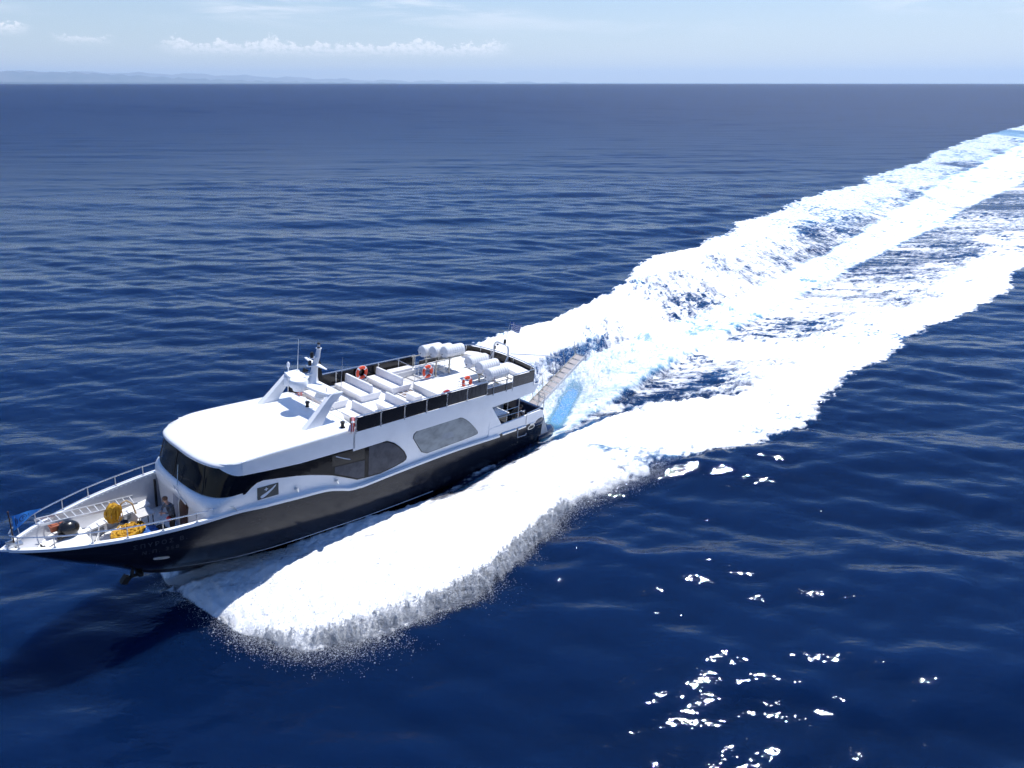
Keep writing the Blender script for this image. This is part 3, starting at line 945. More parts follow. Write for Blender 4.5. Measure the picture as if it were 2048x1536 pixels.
sr.add([(14.85, 0.12, 6.98), (14.6, 0.12, 6.98), (14.5, 0.62, 6.84), (14.58, 0.66, 6.84), (14.85, 0.12, 6.9), (14.6, 0.12, 6.9), (14.5, 0.62, 6.81), (14.58, 0.66, 6.81)], [(0, 1, 2, 3), (7, 6, 5, 4), (0, 3, 7, 4), (1, 5, 6, 2), (2, 6, 7, 3)])
sr.add([(14.85, -0.12, 6.98), (14.6, -0.12, 6.98), (14.62, -0.95, 7.02), (14.72, -0.98, 7.02), (14.85, -0.12, 6.9), (14.6, -0.12, 6.9), (14.62, -0.95, 6.98), (14.72, -0.98, 6.98)], [(3, 2, 1, 0), (4, 5, 6, 7), (0, 4, 7, 3), (1, 2, 6, 5), (2, 3, 7, 6)])
for z, x_ in ((7.28, 14.85), (6.9, 14.98), (6.48, 15.08)):
    sr.prism([(x_ - 0.15, 0.12), (x_ + 0.18, 0.09), (x_ + 0.22, 0), (x_ + 0.18, -0.09), (x_ - 0.15, -0.12)], 2, z, z + 0.035)
part('spreader', sr, M_white, mast, 30)
ml = MB(); ml.lathe([(0.085, 0.0), (0.085, 0.05), (0.05, 0.06), (0.05, 0.18), (0.08, 0.19), (0.085, 0.22), (0.05, 0.27), (0.01, 0.28)], (14.55, 0, 7.73), n=10)
lampo = part('mast_lamp', ml, M_black, mast)
mg = MB(); mg.lathe([(0.065, 0.06), (0.065, 0.19)], (14.55, 0, 7.73), n=10)
part('lamp_lens', mg, M_lens, lampo)
nv = MB(); nv.lathe([(0.085, 0), (0.085, 0.22), (0.06, 0.27)], (14.93, 0, 7.315), n=10); nv.lathe([(0.08, 0), (0.08, 0.2), (0.05, 0.24)], (15.03, -0.02, 6.935), n=10)
nv.tube([(15.1, -0.1, 6.66), (15.3, -0.12, 6.70)], [0.06, 0.13], 10)
part('navigation_lamp', nv, M_black, mast)
fn = MB(); fn.prism([(14.62, 6.1), (14.35, 6.1), (14.42, 6.9), (14.62, 7.35)], 1, -0.02, 0.02)
part('mast_shroud', fn, M_black, mast, None)
for (x, y, zb, zt, r) in ((14.62, -1.75, 6.1, 7.75, 0.014), (14.5, 1.75, 6.08, 7.75, 0.012)):
    an = MB(); an.tube([(x, y, zb), (x, y + 0.02, zb + 0.5), (x - 0.02, y + 0.08, zt)], [r * 1.7, r * 1.2, r * 0.6], 5)
    part('whip_antenna', an, M_tape if y < 0 else M_steel, arch)
gm = MB(); gm.lathe([(0.03, 0), (0.03, 0.2), (0.07, 0.24), (0.08, 0.42), (0.03, 0.5)], (15.05, -1.9, 6.08), n=10)
part('gps_antenna', gm, M_white, arch)
sm_ = MB(); sm_.tube([(15.15, 1.55, 6.1), (15.15, 1.55, 6.3)], 0.015, 4)
part('antenna_stub', sm_, M_black, arch)
for (x, y) in ((15.06, -0.2), (15.0, 2.62)):
    dl = MB(); dl.lathe([(0.15, 0.0), (0.13, 0.04), (0.08, 0.08), (0.075, 0.2), (0.11, 0.26), (0.11, 0.32), (0.03, 0.34)], (x, y, 4.70 if y < 1 else 4.6), n=14)
    part('deck_light', dl, M_black, yacht)

# ---------------------------------------------------------------- foredeck fittings that belong to the yacht
dr = MB(); dr.prism([(0.30, 0.62), (0.36, 2.0), (0.58, 2.34), (1.02, 2.22), (1.0, 2.0), (0.86, 1.6), (0.80, 0.62)], 0, 21.55, 21.735)
door = part('cabin_door', dr, M_brown, yacht, None)
df = MB(); df.tube([(21.74, 0.27, 0.62), (21.74, 0.33, 2.02), (21.76, 0.57, 2.40), (21.75, 1.07, 2.25)], 0.035, 5)
part('door_frame', df, M_alu, door)
rc = MB(); rc.prism(chaikin([(-0.38, 0.62), (-0.42, 2.15), (0.0, 2.22), (0.25, 1.95), (0.25, 0.62)], 1), 0, 21.6, 21.675)
part('door_side_panel', rc, mat('grey_side_panel', (0.33, 0.36, 0.42), 0.5), yacht, None)  # darker grey panel on the cabin wall beside the door
wl = MB(); wl.box(21.6, 21.68, -2.36, -2.27, 0.62, 2.0)
part('locker_post', wl, M_black, yacht, None)

# bow rail
posts_x = [27.62, 26.65, 25.55, 24.45, 23.25, 22.0]
for s in (1, -1):
    xr = list(np.linspace(27.75, 21.4, 40))
    path = [(27.78, s * 0.06, 2.62)] + [(x, s * (hb(x) + 0.0 - 0.05), 2.62 + 0.0) for x in xr if x < 27.6]
    if s > 0: path += [(21.0, 2.74, 2.64), (20.75, 2.80, 2.60), (20.55, 2.84, 2.48), (20.42, 2.85, 2.28)]
    else: path += [(21.0, -2.74, 2.62)]
    t_ = MB(); t_.tube(path, 0.027, 6)
    brl = part('bow_rail', t_, M_steel, yacht)
    for x in posts_x:
        p_ = MB(); y = s * (hb(x) - 0.07); p_.tube([(x, y, sz(x) + 0.05), (x, y, 2.62)], 0.02, 6); p_.lathe([(0.06, 0), (0.05, 0.02)], (x, y, sz(x) + 0.05), n=8)
        part('rail_post', p_, M_steel, brl)
roll = MB(); roll.box(27.4, 27.9, -0.12, 0.12, 2.12, 2.2, bev=0.02); roll.box(27.65, 27.9, -0.14, -0.10, 2.15, 2.30); roll.box(27.65, 27.9, 0.10, 0.14, 2.15, 2.30)
part('bow_fairlead', roll, M_steel, yacht, 30)
bol = MB(); bol.box(26.7, 26.9, -0.08, 0.08, 1.55, 1.70); bol.tube([(26.8, -0.2, 1.70), (26.8, 0.2, 1.70)], 0.035, 6)
part('bow_bollard', bol, M_iron, yacht)


# hawse plate
for s in (1, -1):
    hw = MB(); poly = []
    for i in range(20):
        t = 2 * math.pi * i / 20
        poly.append((23.32 + 0.30 * math.copysign(abs(math.cos(t)) ** 0.7, math.cos(t)), 0.83 + 0.085 * math.copysign(abs(math.sin(t)) ** 0.7, math.sin(t)) + (math.cos(t)) * 0.06))
    vs = [(x, s * (surf_y(x, z) + 0.03), z) for x, z in poly] + [(x, s * (surf_y(x, z) - 0.02), z) for x, z in poly]
    hw.add(vs, [tuple(range(20)), tuple(range(20, 40))[::-1]] + [(i, (i + 1) % 20, (i + 1) % 20 + 20, i + 20) for i in range(20)])
    part('hawse_plate', hw, M_hawse, yacht, 30)

# lettering on the bow, wrapped onto the hull
def hull_text(txt, x0, z0, dx, dz, size, s=1):
    cu = bpy.data.curves.new('t', 'FONT'); cu.body = txt; cu.size = size; cu.space_character = 1.45
    ob = bpy.data.objects.new('t', cu); COL.objects.link(ob)
    dg = bpy.context.evaluated_depsgraph_get()
    me = bpy.data.meshes.new_from_object(ob.evaluated_get(dg))
    bpy.data.objects.remove(ob)
    mb = MB(); vs = []
    for vtx in me.vertices:
        x = x0 - vtx.co.x * dx[0] - vtx.co.y * dx[1]; z = z0 + vtx.co.x * dz[0] + vtx.co.y * dz[1]
        vs.append((x, s * (surf_y(x, z) + 0.012), z))
    mb.add(vs, [tuple(p.vertices) for p in me.polygons])
    return mb


part('hull_lettering', hull_text('ΣΠΥΡΟΣ Β.', 24.35, 1.60, (1, 0), (0.0, 1), 0.27), M_letter, hull, None)
part('hull_lettering', hull_text('Ν.Π. 358', 24.05, 1.24, (1, 0), (0.0, 1), 0.25), M_letter, hull, None)

# emblem panel on the cabin side
sg = MB(); sg.prism([(19.49, 3.03), (18.5, 2.99), (18.5, 2.42), (19.48, 2.46)], 1, 2.875, 2.90)
sgo = part('emblem_panel', sg, M_sign, yacht, None)
bl2 = MB()
rowsb = []
for x, z, wd_ in ((19.34, 2.535, 0.055), (19.28, 2.56, 0.075), (19.15, 2.61, 0.075), (19.05, 2.655, 0.062), (18.95, 2.71, 0.055), (18.80, 2.80, 0.045), (18.68, 2.89, 0.032), (18.62, 2.95, 0.014)):
    rowsb.append([(x + wd_ * 0.55, 2.906, z + wd_ * 0.8), (x - wd_ * 0.55, 2.906, z - wd_ * 0.8)])
bl2.loft(rowsb)
bl2.box(19.00, 19.17, 2.90, 2.906, 2.845, 2.885); bl2.box(19.065, 19.105, 2.90, 2.907, 2.785, 2.945)
part('emblem_mark', bl2, M_signmark, sgo, None)
for x, z in ((17.62, 2.42), (15.5, 2.14)):
    lm = MB(); lm.tube([(x + 0.05, 2.87, z), (x, 2.97, z + 0.02), (x - 0.05, 2.98, z - 0.16)], [0.05, 0.06, 0.035], 7)
    part('side_lamp', lm, M_steel, yacht)

# ================================================================== loose things on board
# life rafts
def make_raft(base, label, group):
    t = thing('life_raft', label, 'life raft', base, group)
    L, r = 1.42, 0.355
    prof = [(r * 0.93, -L + 0.03)]
    for i in range(7):
        c = -L + 0.16 + i * (L - 0.32) / 6
        prof += [(r * 0.91, c - 0.075), (r, c - 0.05), (r, c + 0.05), (r * 0.91, c + 0.075)]
    prof += [(r * 0.93, -0.03)]
    c_ = MB(); c_.lathe(prof, base, (1, 0, 0), 26, cap=False)
    part('canister', c_, M_raft, t, 50)
    for x, sg_ in ((0.0, 1), (-L, -1)):
        e_ = MB(); e_.lathe([(r * 0.94, -0.04 * sg_), (r * 0.96, 0.0), (r * 0.80, 0.028 * sg_), (r * 0.76, 0.02 * sg_), (0.01, 0.035 * sg_)], (base[0] + x, base[1], base[2]), (1, 0, 0), 26, cap=False)
        part('end_cap', e_, M_raftend, t, 30)
    s_ = MB()
    for sg_ in (1, -1):
        s_.box(base[0] - L + 0.02, base[0] - 0.02, base[1] + sg_ * (r + 0.0) - 0.012, base[1] + sg_ * r + 0.012, base[2] - 0.02, base[2] + 0.02)
    s_.box(base[0] + 0.02, base[0] + 0.05, base[1] - r * 0.95, base[1] + r * 0.95, base[2] - 0.015, base[2] + 0.015)
    part('seam_flange', s_, M_raftend, t, None)
    for i in range(6):
        q_ = MB(); q_.torus((base[0] - L + 0.16 + (i + 0.5) * (L - 0.32) / 6, base[1], base[2]), (1, 0, 0), r * 0.912, 0.012, 24, 4)
        part('groove_band', q_, M_raftend, t, 60)
    d_ = MB(); d_.lathe([(0.035, 0.0), (0.035, 0.03)], (base[0] + 0.02, base[1] - 0.1, base[2] - 0.16), (1, 0, 0), 8)
    part('painter_plug', d_, M_black, t)
    return t


G = 'life raft canisters on the upper deck racks'
raft = make_raft((6.0, -2.2, 5.56), 'outermost white life raft canister on the rack above the stairwell guard rail', G)
for b_, l_ in (((5.78, -1.5, 5.68), 'middle white life raft canister of the three on the rack above the stairwell guard rail'),
               ((5.55, -0.79, 5.82), 'innermost white life raft canister on the rack above the stairwell, over the round deck shadow'),
               ((4.9, 0.62, 5.47), 'innermost white life raft canister on the low rack, closest to the grey stern hoop'),
               ((4.88, 1.48, 5.38), 'white life raft canister in the middle of the low rack beside the port rail'),
               ((5.12, 2.42, 5.28), 'outermost white life raft canister on the low rack, over the gap in the port railing')):
    dup(raft, None, b_, None, l_)

# lifebuoys


def make_ring(base, label, m, group, name='lifebuoy'):
    t = thing(name, label, 'lifebuoy', base, group)
    r_ = MB(); r_.torus(base, (0, 1, 0), 0.295, 0.095, 32, 10, flat=0.85)
    part('ring', r_, m, t, 60)
    for k in range(4):
        a = math.pi / 4 + k * math.pi / 2
        b_ = MB(); b_.torus(base, (0, 1, 0), 0.295, 0.099, 5, 10, a - 0.13, a + 0.13, 0.86)
        part('reflective_band', b_, M_tape, t, 60)
    g_ = MB(); g_.torus(base, (0, 1, 0), 0.40, 0.012, 28, 4)
    part('grab_line', g_, M_tape, t, 60)
    return t


G = 'lifebuoys hung on the upper deck rails'
ring = make_ring((9.9, -2.80, 4.80), 'orange lifebuoy on the far rail between the two long white benches', M_orange, G)
dup(ring, None, (6.98, -0.55, 4.97), Matrix.Rotation(R(4), 4, 'X'), 'orange lifebuoy with white line hanging on the stairwell guard rail below the raft rack')
dup(ring, None, (5.75, 1.46, 4.66), Matrix.Rotation(R(8), 4, 'X') , 'orange lifebuoy on the low inner rail in front of the near raft rack')
dup(ring, None, (14.35, -2.05, 4.80), Matrix.Rotation(R(70), 4, 'Z'), 'orange lifebuoy under the radar arch beside the white dome')
ring2 = make_ring((14.6, 2.86, 4.74), 'faded red lifebuoy seen edge-on at the forward end of the black wind panels', M_red, G)
ring2.matrix_world = BOAT @ Matrix.Translation((14.6, 2.86, 4.74)) @ Matrix.Rotation(R(54), 4, 'Z')
dup(ring2, None, (8.62, 2.78, 4.84), Matrix(), 'faded red lifebuoy behind the near panels with only its top above the rail')

bp = MB(); bp.box(14.25, 14.5, -2.75, -2.45, 4.35, 4.95, bev=0.06)
single('gear_bag', bp, M_black, 'black gear bag stowed under the radar arch behind the orange lifebuoy', 'bag', (14.4, -2.5, 4.3))
gt = MB(); gt.prism([(14.30, 2.2), (14.36, 2.85), (13.9, 2.86), (13.85, 2.5)], 2, FZ + 0.42, FZ + 0.72)
single('folded_cover', gt, M_smoke, 'grey folded cover lying at the port front corner of the upper deck', 'cover', (14.1, 2.5, FZ + 0.42), smooth=25)

bp = MB(); bp.box(14.3, 14.52, -1.75, -1.35, 4.3, 4.62, bev=0.05)
single('gear_bag', bp, M_black, 'low black gear bag under the middle of the radar arch, right of the orange lifebuoy', 'bag', (14.4, -1.55, 4.3))
# bow pennant
pn = thing('pennant', 'blue triangular pennant with dark ring emblem on the bow staff', 'flag', (27.66, 0, 2.2))
p_ = MB(); p_.tube([(27.66, 0, 2.2), (27.70, 0, 3.52)], [0.028, 0.02], 6); p_.blob((27.70, 0, 3.54), 0.035)
part('staff', p_, M_brown, pn)
p_ = MB(); p_.tube([(27.52, -0.03, 3.28), (27.45, -0.04, 2.5)], 0.010, 4); part('hoist_line', p_, M_tape, pn)


def pen(u, v):
    x = 27.60 - u * 0.98; h = (1 - u) * 0.60 + 0.02
    return (x, -0.05 - 0.16 * u + 0.06 * math.sin(u * 7), 3.32 - 0.02 * u - v * h - 0.04 * u + 0.03 * math.sin(u * 6))


p_ = MB(); p_.loft([[pen(i / 14, j / 5) for j in range(6)] for i in range(15)])
cloth = part('cloth', p_, M_pennant, pn, 80)
p_ = MB()
for off in (0.006, -0.006):
    rr = []
    for i in range(21):
        t = 2 * math.pi * i / 20
        row = []
        for q in (0.12, 0.15):
            u = 0.36 + q * math.cos(t) * 0.95; v_ = 0.5 + q * math.sin(t) * 1.9
            a_ = pen(u, v_); row.append((a_[0], a_[1] + off, a_[2]))
        rr.append(row)
    p_.loft(rr)
    for (u0, u1, v0, v1) in ((0.33, 0.36, 0.36, 0.64), (0.37, 0.42, 0.42, 0.5), (0.08, 0.11, 0.2, 0.8), (0.13, 0.16, 0.3, 0.7), (0.56, 0.58, 0.3, 0.6)):
        p_.loft([[(lambda a_: (a_[0], a_[1] + off, a_[2]))(pen(u, v_)) for v_ in (v0, v1)] for u in (u0, u1)])
part('emblem', p_, M_dkblue, cloth, None)

# stern flag
fl = thing('ensign', 'small blue and white striped ensign flying from the thin stern staff', 'flag', (0.86, -0.25, 6.0))
p_ = MB(); p_.tube([(0.86, -0.22, 5.9), (0.84, -0.1, 6.6), (0.80, 0.0, 7.25)], [0.02, 0.016, 0.012], 5)
part('staff', p_, M_steel, fl)


def ens(u, v):
    return (0.80 - u * 0.62, 0.02 + u * 0.28 + 0.10 * math.sin(u * 8 + v * 1.5), 7.22 - v * 0.52 - u * 0.18 + 0.05 * math.sin(u * 7))


p_ = MB(); p_.loft([[ens(i / 14, j / 9) for j in range(10)] for i in range(15)])
cl_o = part('cloth', p_, M_flagwhite, fl, 80)
p_ = MB()
for off in (0.006, -0.006):
    o3 = lambda a_: (a_[0] + off * 0.4, a_[1] + off, a_[2])
    for k in range(0, 9, 2):
        us = (0.0, 1.0)
        p_.loft([[o3(ens(u, k / 9)), o3(ens(u, (k + 1) / 9))] for u in np.linspace(0.40 if k < 5 else 0.0, 1.0, 10)])
    p_.loft([[o3(ens(u, 0)), o3(ens(u, 0.22))] for u in np.linspace(0, 0.16, 4)]); p_.loft([[o3(ens(u, 0.33)), o3(ens(u, 0.55))] for u in np.linspace(0, 0.16, 4)])
    p_.loft([[o3(ens(u, 0)), o3(ens(u, 0.22))] for u in np.linspace(0.24, 0.40, 4)]); p_.loft([[o3(ens(u, 0.33)), o3(ens(u, 0.55))] for u in np.linspace(0.24, 0.40, 4)])
part('stripes', p_, M_flagblue, cl_o, None)

# gangway
gw_ = thing('gangway', 'long pale folding gangway hoisted at a slant over the stern', 'gangway', (-0.1, 1.75, 2.05))
A0, A1 = Vector((-0.05, 1.38, 2.08)), Vector((-4.62, 1.40, 4.66))
B0, B1 = Vector((-0.05, 2.10, 2.02)), Vector((-4.72, 2.03, 4.64))
up = Vector((0.49, 0, 0.87))
for k, (P0, P1, nm) in enumerate(((A0, A1, 'a'), (B0, B1, 'b'))):
    b_ = MB(); rws = []
    for P in (P0, P1):
        y = P.y; o_ = 0.03
        rws.append([(P.x, y - o_, P.z) , (P.x, y + o_, P.z), (P.x + up.x * -0.18, y + o_, P.z - 0.16), (P.x + up.x * -0.18, y - o_, P.z - 0.16)])
    b_.loft(rws, True, True, True)
    part('side_beam', b_, M_grime if k == 0 else M_alu, gw_, 30)
nT = 11
for i in range(nT):
    t0, t1 = i / nT + 0.006, (i + 1) / nT - 0.006
    b_ = MB()
    q = [A0.lerp(A1, t0), B0.lerp(B1, t0), B0.lerp(B1, t1), A0.lerp(A1, t1)]
    q = [p - up * 0.03 for p in q]
    b_.add([tuple(p) for p in q] + [tuple(p - up * 0.03) for p in q], [(0, 1, 2, 3), (7, 6, 5, 4), (0, 4, 5, 1), (1, 5, 6, 2), (2, 6, 7, 3), (3, 7, 4, 0)])
    part('tread', b_, M_teak, gw_, None)
for i in range(nT + 1):
    t = i / nT
    b_ = MB(); b_.tube([tuple(A0.lerp(A1, t)), tuple(B0.lerp(B1, t))], 0.018, 5)
    part('crossbar', b_, M_grime, gw_)
for t in (0.10, 0.30, 0.52, 0.75, 0.98):
    P = A0.lerp(A1, t)
    b_ = MB(); b_.tube([tuple(P - up * 0.1), tuple(P + Vector((-0.05, -0.25, 0.85)))], 0.024, 5)
    part('stanchion', b_, M_grime, gw_)
b_ = MB(); b_.tube([tuple(A0.lerp(A1, t) + Vector((-0.05, -0.25, 0.85))) for t in (0.10, 0.30, 0.52)], 0.018, 5)
b_.tube([tuple(A0.lerp(A1, t) + Vector((-0.03, -0.14, 0.45))) for t in (0.10, 0.30, 0.52, 0.75, 0.98)], 0.010, 4)
b_.tube([tuple(A0.lerp(A1, t) + Vector((-0.05, -0.25, 0.85))) for t in (0.75, 0.98)], 0.014, 4)
part('handrail', b_, M_steel, gw_)
b_ = MB()
b_.tube([(0.95, 1.9, 5.1), tuple(A0.lerp(A1, 0.72))], 0.010, 4); b_.tube([(1.0, 2.6, 4.6), tuple(B0.lerp(B1, 0.30))], 0.012, 4)
b_.tube([(1.35, 2.85, 4.2), (0.3, 2.5, 3.2), (-0.3, 2.1, 2.4)], 0.014, 4)
part('hoist_wire', b_, M_steel, gw_)

# ladder lying over the bow
ld = thing('ladder', 'long aluminium ladder lying from the bow rail down to the side bench', 'ladder', (24.6, -1.5, 1.9))
LA0, LA1 = Vector((26.70, -1.05, 2.36)), Vector((22.72, -2.05, 1.62))
LB0, LB1 = Vector((26.62, -0.62, 2.30)), Vector((22.75, -1.48, 1.55))
for P0, P1 in ((LA0, LA1), (LB0, LB1)):
    b_ = MB(); b_.loft([[(P.x, P.y - 0.02, P.z - 0.05), (P.x, P.y + 0.02, P.z - 0.05), (P.x, P.y + 0.02, P.z + 0.05), (P.x, P.y - 0.02, P.z + 0.05)] for P in (P0, P1)], True, True, True)
    part('stile', b_, M_alu, ld, 30)
for i in range(13):
    t = (i + 0.5) / 13
    b_ = MB(); b_.tube([tuple(LA0.lerp(LA1, t)), tuple(LB0.lerp(LB1, t))], 0.026, 6)
    part('rung', b_, M_alu, ld)
for k, (bx_, by_, bz_, lb) in enumerate(((26.15, -0.78, 1.95, 'terracotta plastic basket nearest the bow tip, under the ladder'), (25.78, -0.88, 1.9, 'terracotta plastic basket under the second gap of the ladder, next to the grey gunwale'))):
    b_ = MB(); b_.box(bx_ - 0.15, bx_ + 0.15, by_ - 0.13, by_ + 0.13, bz_ - 0.16, bz_ + 0.1, tx=0.03, ty=0.03, bev=0.03)
    b_.box(bx_ - 0.165, bx_ + 0.165, by_ - 0.145, by_ + 0.145, bz_ + 0.08, bz_ + 0.115, bev=0.012)
    single('basket', b_, M_terr, lb, 'basket', (bx_, by_, bz_ - 0.16), 'terracotta baskets under the ladder')

# round black fender on the anchor platform
fe = thing('fender', 'big round black rubber fender resting on the white bow platform', 'fender', (25.75, -0.6, 1.55))
b_ = MB(); b_.blob((25.72, -0.55, 1.55 + 0.30), (0.40, 0.34, 0.33), 24, 14); part('ball', b_, M_rubber, fe, 80)
b_ = MB(); b_.lathe([(0.15, 0), (0.09, 0.09), (0.075, 0.17), (0.04, 0.2)], (26.03, -0.36, 1.72), (0.80, 0.48, -0.35), 12); part('neck', b_, M_black, fe, 60)
b_ = MB(); b_.tube([(26.2, -0.26, 1.62), (26.5, -0.1, 1.57), (26.8, -0.1, 1.57)], 0.016, 4); part('lanyard', b_, M_iron, fe)

# yellow ropes


def rope_loops(c, n, rx, rz, jit, flat, r=0.02):
    mb = MB()
    for k in range(n):
        cx, cy, cz = (c[0] + random.uniform(-jit, jit), c[1] + random.uniform(-jit, jit), c[2] + random.uniform(-jit, jit) * 0.4)
        a0 = random.uniform(0, 6.28); pts = []
        el_ = random.uniform(0.75, 1.2) if flat else random.uniform(0.25, 1.1)
        for i in range(22):
            t = a0 + 2 * math.pi * i / 22
            if flat:
                pts.append((cx + rx * el_ * math.cos(t) + 0.02 * math.sin(3 * t + k), cy + rx / el_ * 0.8 * math.sin(t), cz + 0.07 * math.sin(2 * t + k * 1.7) + random.uniform(-.015, .015) + k * 0.006))
            else:
                pts.append((cx + rx * el_ * math.cos(t), cy + 0.10 * math.sin(t * 2 + k) + rx * 0.3 * math.sin(t), cz + rz * math.sin(t) * (1 + 0.08 * math.sin(k))))
        mb.tube(pts, r, 5, closed=True)
    return mb


single('rope_coil', rope_loops((23.86, -1.12, 1.58), 34, 0.25, 0.44, 0.10, False, 0.020), M_yellow, 'thick yellow rope coil hanging over the middle of the ladder', 'rope', (23.86, -1.12, 1.2), smooth=60)
rp = rope_loops((23.75, -0.40, 0.80), 34, 0.36, 0, 0.20, True, 0.028)
o2 = rope_loops((23.25, -0.62, 0.80), 26, 0.30, 0, 0.18, True, 0.027); rp.add(o2.v, o2.f)
single('rope_pile', rp, M_yellow, 'loose pile of yellow rope flaked on the foredeck below the hanging coil', 'rope', (23.6, -0.5, 0.6), smooth=60)
single('rope_pile', rope_loops((24.05, -0.02, 0.72), 14, 0.22, 0, 0.08, True, 0.028), M_ropeold, 'small tan rope heap close to the port bulwark, beside the yellow pile', 'rope', (24.05, -0.02, 0.6), smooth=60)
b_ = MB(); b_.tube([(23.45, 0.35, 0.70), (22.98, 0.62, 0.74)], 0.075, 10)
single('foam_tube', b_, mat('yellow_foam', (0.62, 0.36, 0.04), 0.7), 'short yellow foam tube lying beside the port bulwark', 'tube', (23.2, 0.5, 0.66))

hs_ = MB(); hs_.tube([(23.60, -1.25, 1.55), (23.5, -1.2, 1.9), (23.3, -1.15, 2.0), (23.1, -1.1, 1.8), (23.0, -1.05, 1.3), (23.05, -1.0, 0.75)], 0.035, 7)
single('hose', hs_, M_ropeold, 'tan hose arching from the hanging rope coil down to the foredeck', 'hose', (23.05, -1.0, 0.62), smooth=60)
# table / locker lid, bucket, blue bundle, white bundle
tb_ = thing('side_table', 'pale grey low table with a flap in front of the cabin wall', 'table', (22.7, -1.0, 0.6))
b_ = MB(); b_.box(22.38, 23.06, -1.32, -0.62, 1.26, 1.31); part('table_top', b_, M_grey, tb_, None)
b_ = MB(); b_.add([(23.07, -1.32, 1.27), (23.07, -0.66, 1.27), (23.18, -0.7, 0.88), (23.18, -1.28, 0.88)], [(0, 1, 2, 3)]); part('flap', b_, M_grey, tb_, None)
for x, y in ((22.45, -1.25), (22.45, -0.7), (23.0, -1.25), (23.0, -0.7)):
    b_ = MB(); b_.tube([(x, y, 0.6), (x, y, 1.26)], 0.022, 5); part('leg', b_, M_black, tb_)
bu = thing('bucket', 'dark blue bucket with a thin handle standing below the side bench', 'bucket', (23.4, -1.35, 0.6))
b_ = MB(); b_.lathe([(0.13, 0), (0.175, 0.3), (0.165, 0.3), (0.13, 0.05)], (23.4, -1.35, 0.62), n=16, cap=True); part('pail', b_, mat('dark_blue_plastic', (0.03, 0.05, 0.10), 0.5), bu, 40)
b_ = MB(); b_.torus((23.4, -1.35, 0.92), (0.2, 1, 0.3), 0.175, 0.008, 14, 4, 0, math.pi); part('handle', b_, M_tape, bu)
def bundle(c, r, seed, n=14):
    random.seed(seed); mb = MB()
    for k in range(n):
        mb.blob((c[0] + random.uniform(-1, 1) * r[0], c[1] + random.uniform(-1, 1) * r[1], c[2] + random.uniform(0, 1) * r[2]), (random.uniform(.10, .2), random.uniform(.08, .16), random.uniform(.06, .11)), 9, 6, 0.18)
    return mb
single('tarpaulin', bundle((22.85, -0.25, 0.72), (0.28, 0.26, 0.16), 3), M_blue, 'crumpled blue tarpaulin bundle in front of the low grey table', 'tarpaulin', (22.85, -0.25, 0.6), smooth=70)
single('cloth_bundle', bundle((22.45, 0.2, 0.68), (0.26, 0.2, 0.1), 4), M_tape, 'crumpled white cloth bundle between the blue tarpaulin and the cabin wall', 'cloth', (22.45, 0.2, 0.6), smooth=70)
single('gear_bag', bundle((22.35, 0.05, 0.70), (0.1, 0.5, 0.12), 5, 9), M_black, 'small black gear bag at the foot of the cabin wall beside the white cloth', 'bag', (22.2, 0.0, 0.6), smooth=70)
single('hose_reel', bundle((22.95, 0.25, 0.68), (0.3, 0.12, 0.06), 6, 8), mat('dull_mauve_cloth', (0.22, 0.15, 0.17), 0.8, second=(0.1, 0.07, 0.08)), 'crumpled mauve grey cloth between the blue tarpaulin and the port bulwark', 'cloth', (22.95, 0.3, 0.6), smooth=70).name = 'deck_cloth'
# thin white leaning tubes behind the ladder
fs = MB()
for x, y in ((25.1, -0.55), (24.9, -0.2), (24.75, -0.62)):
    fs.tube([(x, y, 0.6), (x - 0.22, y - 0.25, 1.35)], 0.025, 5)
fs.tube([(25.12, -0.55, 1.0), (24.55, -0.3, 0.66)], 0.02, 5); fs.tube([(24.9, -0.2, 1.1), (24.6, -0.9, 0.95)], 0.02, 5)
single('folding_stand', fs, M_tape, 'white tubular folding stand on the foredeck behind the fender', 'stand', (24.9, -0.4, 0.6))

# anchor under the bow
an_ = thing('anchor', 'dark iron anchor hanging under the port bow', 'anchor', (23.85, 0.42, 0.0))
b_ = MB(); b_.tube([(23.72, 0.46, 0.18), (23.84, 0.52, -0.15), (23.95, 0.55, -0.55)], [0.06, 0.065, 0.07], 7); part('shank', b_, M_iron, an_)
b_ = MB(); b_.tube([(23.60, 0.55, -0.62), (23.92, 0.56, -0.60), (24.26, 0.55, -0.72)], 0.075, 7); b_.box(23.55, 23.75, 0.35, 0.8, -0.62, -0.45, bev=0.04); b_.prism([(24.2, -0.85), (24.42, -0.72), (24.2, -0.45), (24.02, -0.6)], 1, 0.42, 0.68); part('fluke', b_, M_iron, an_)

# ------------------------------------------------------------------ people


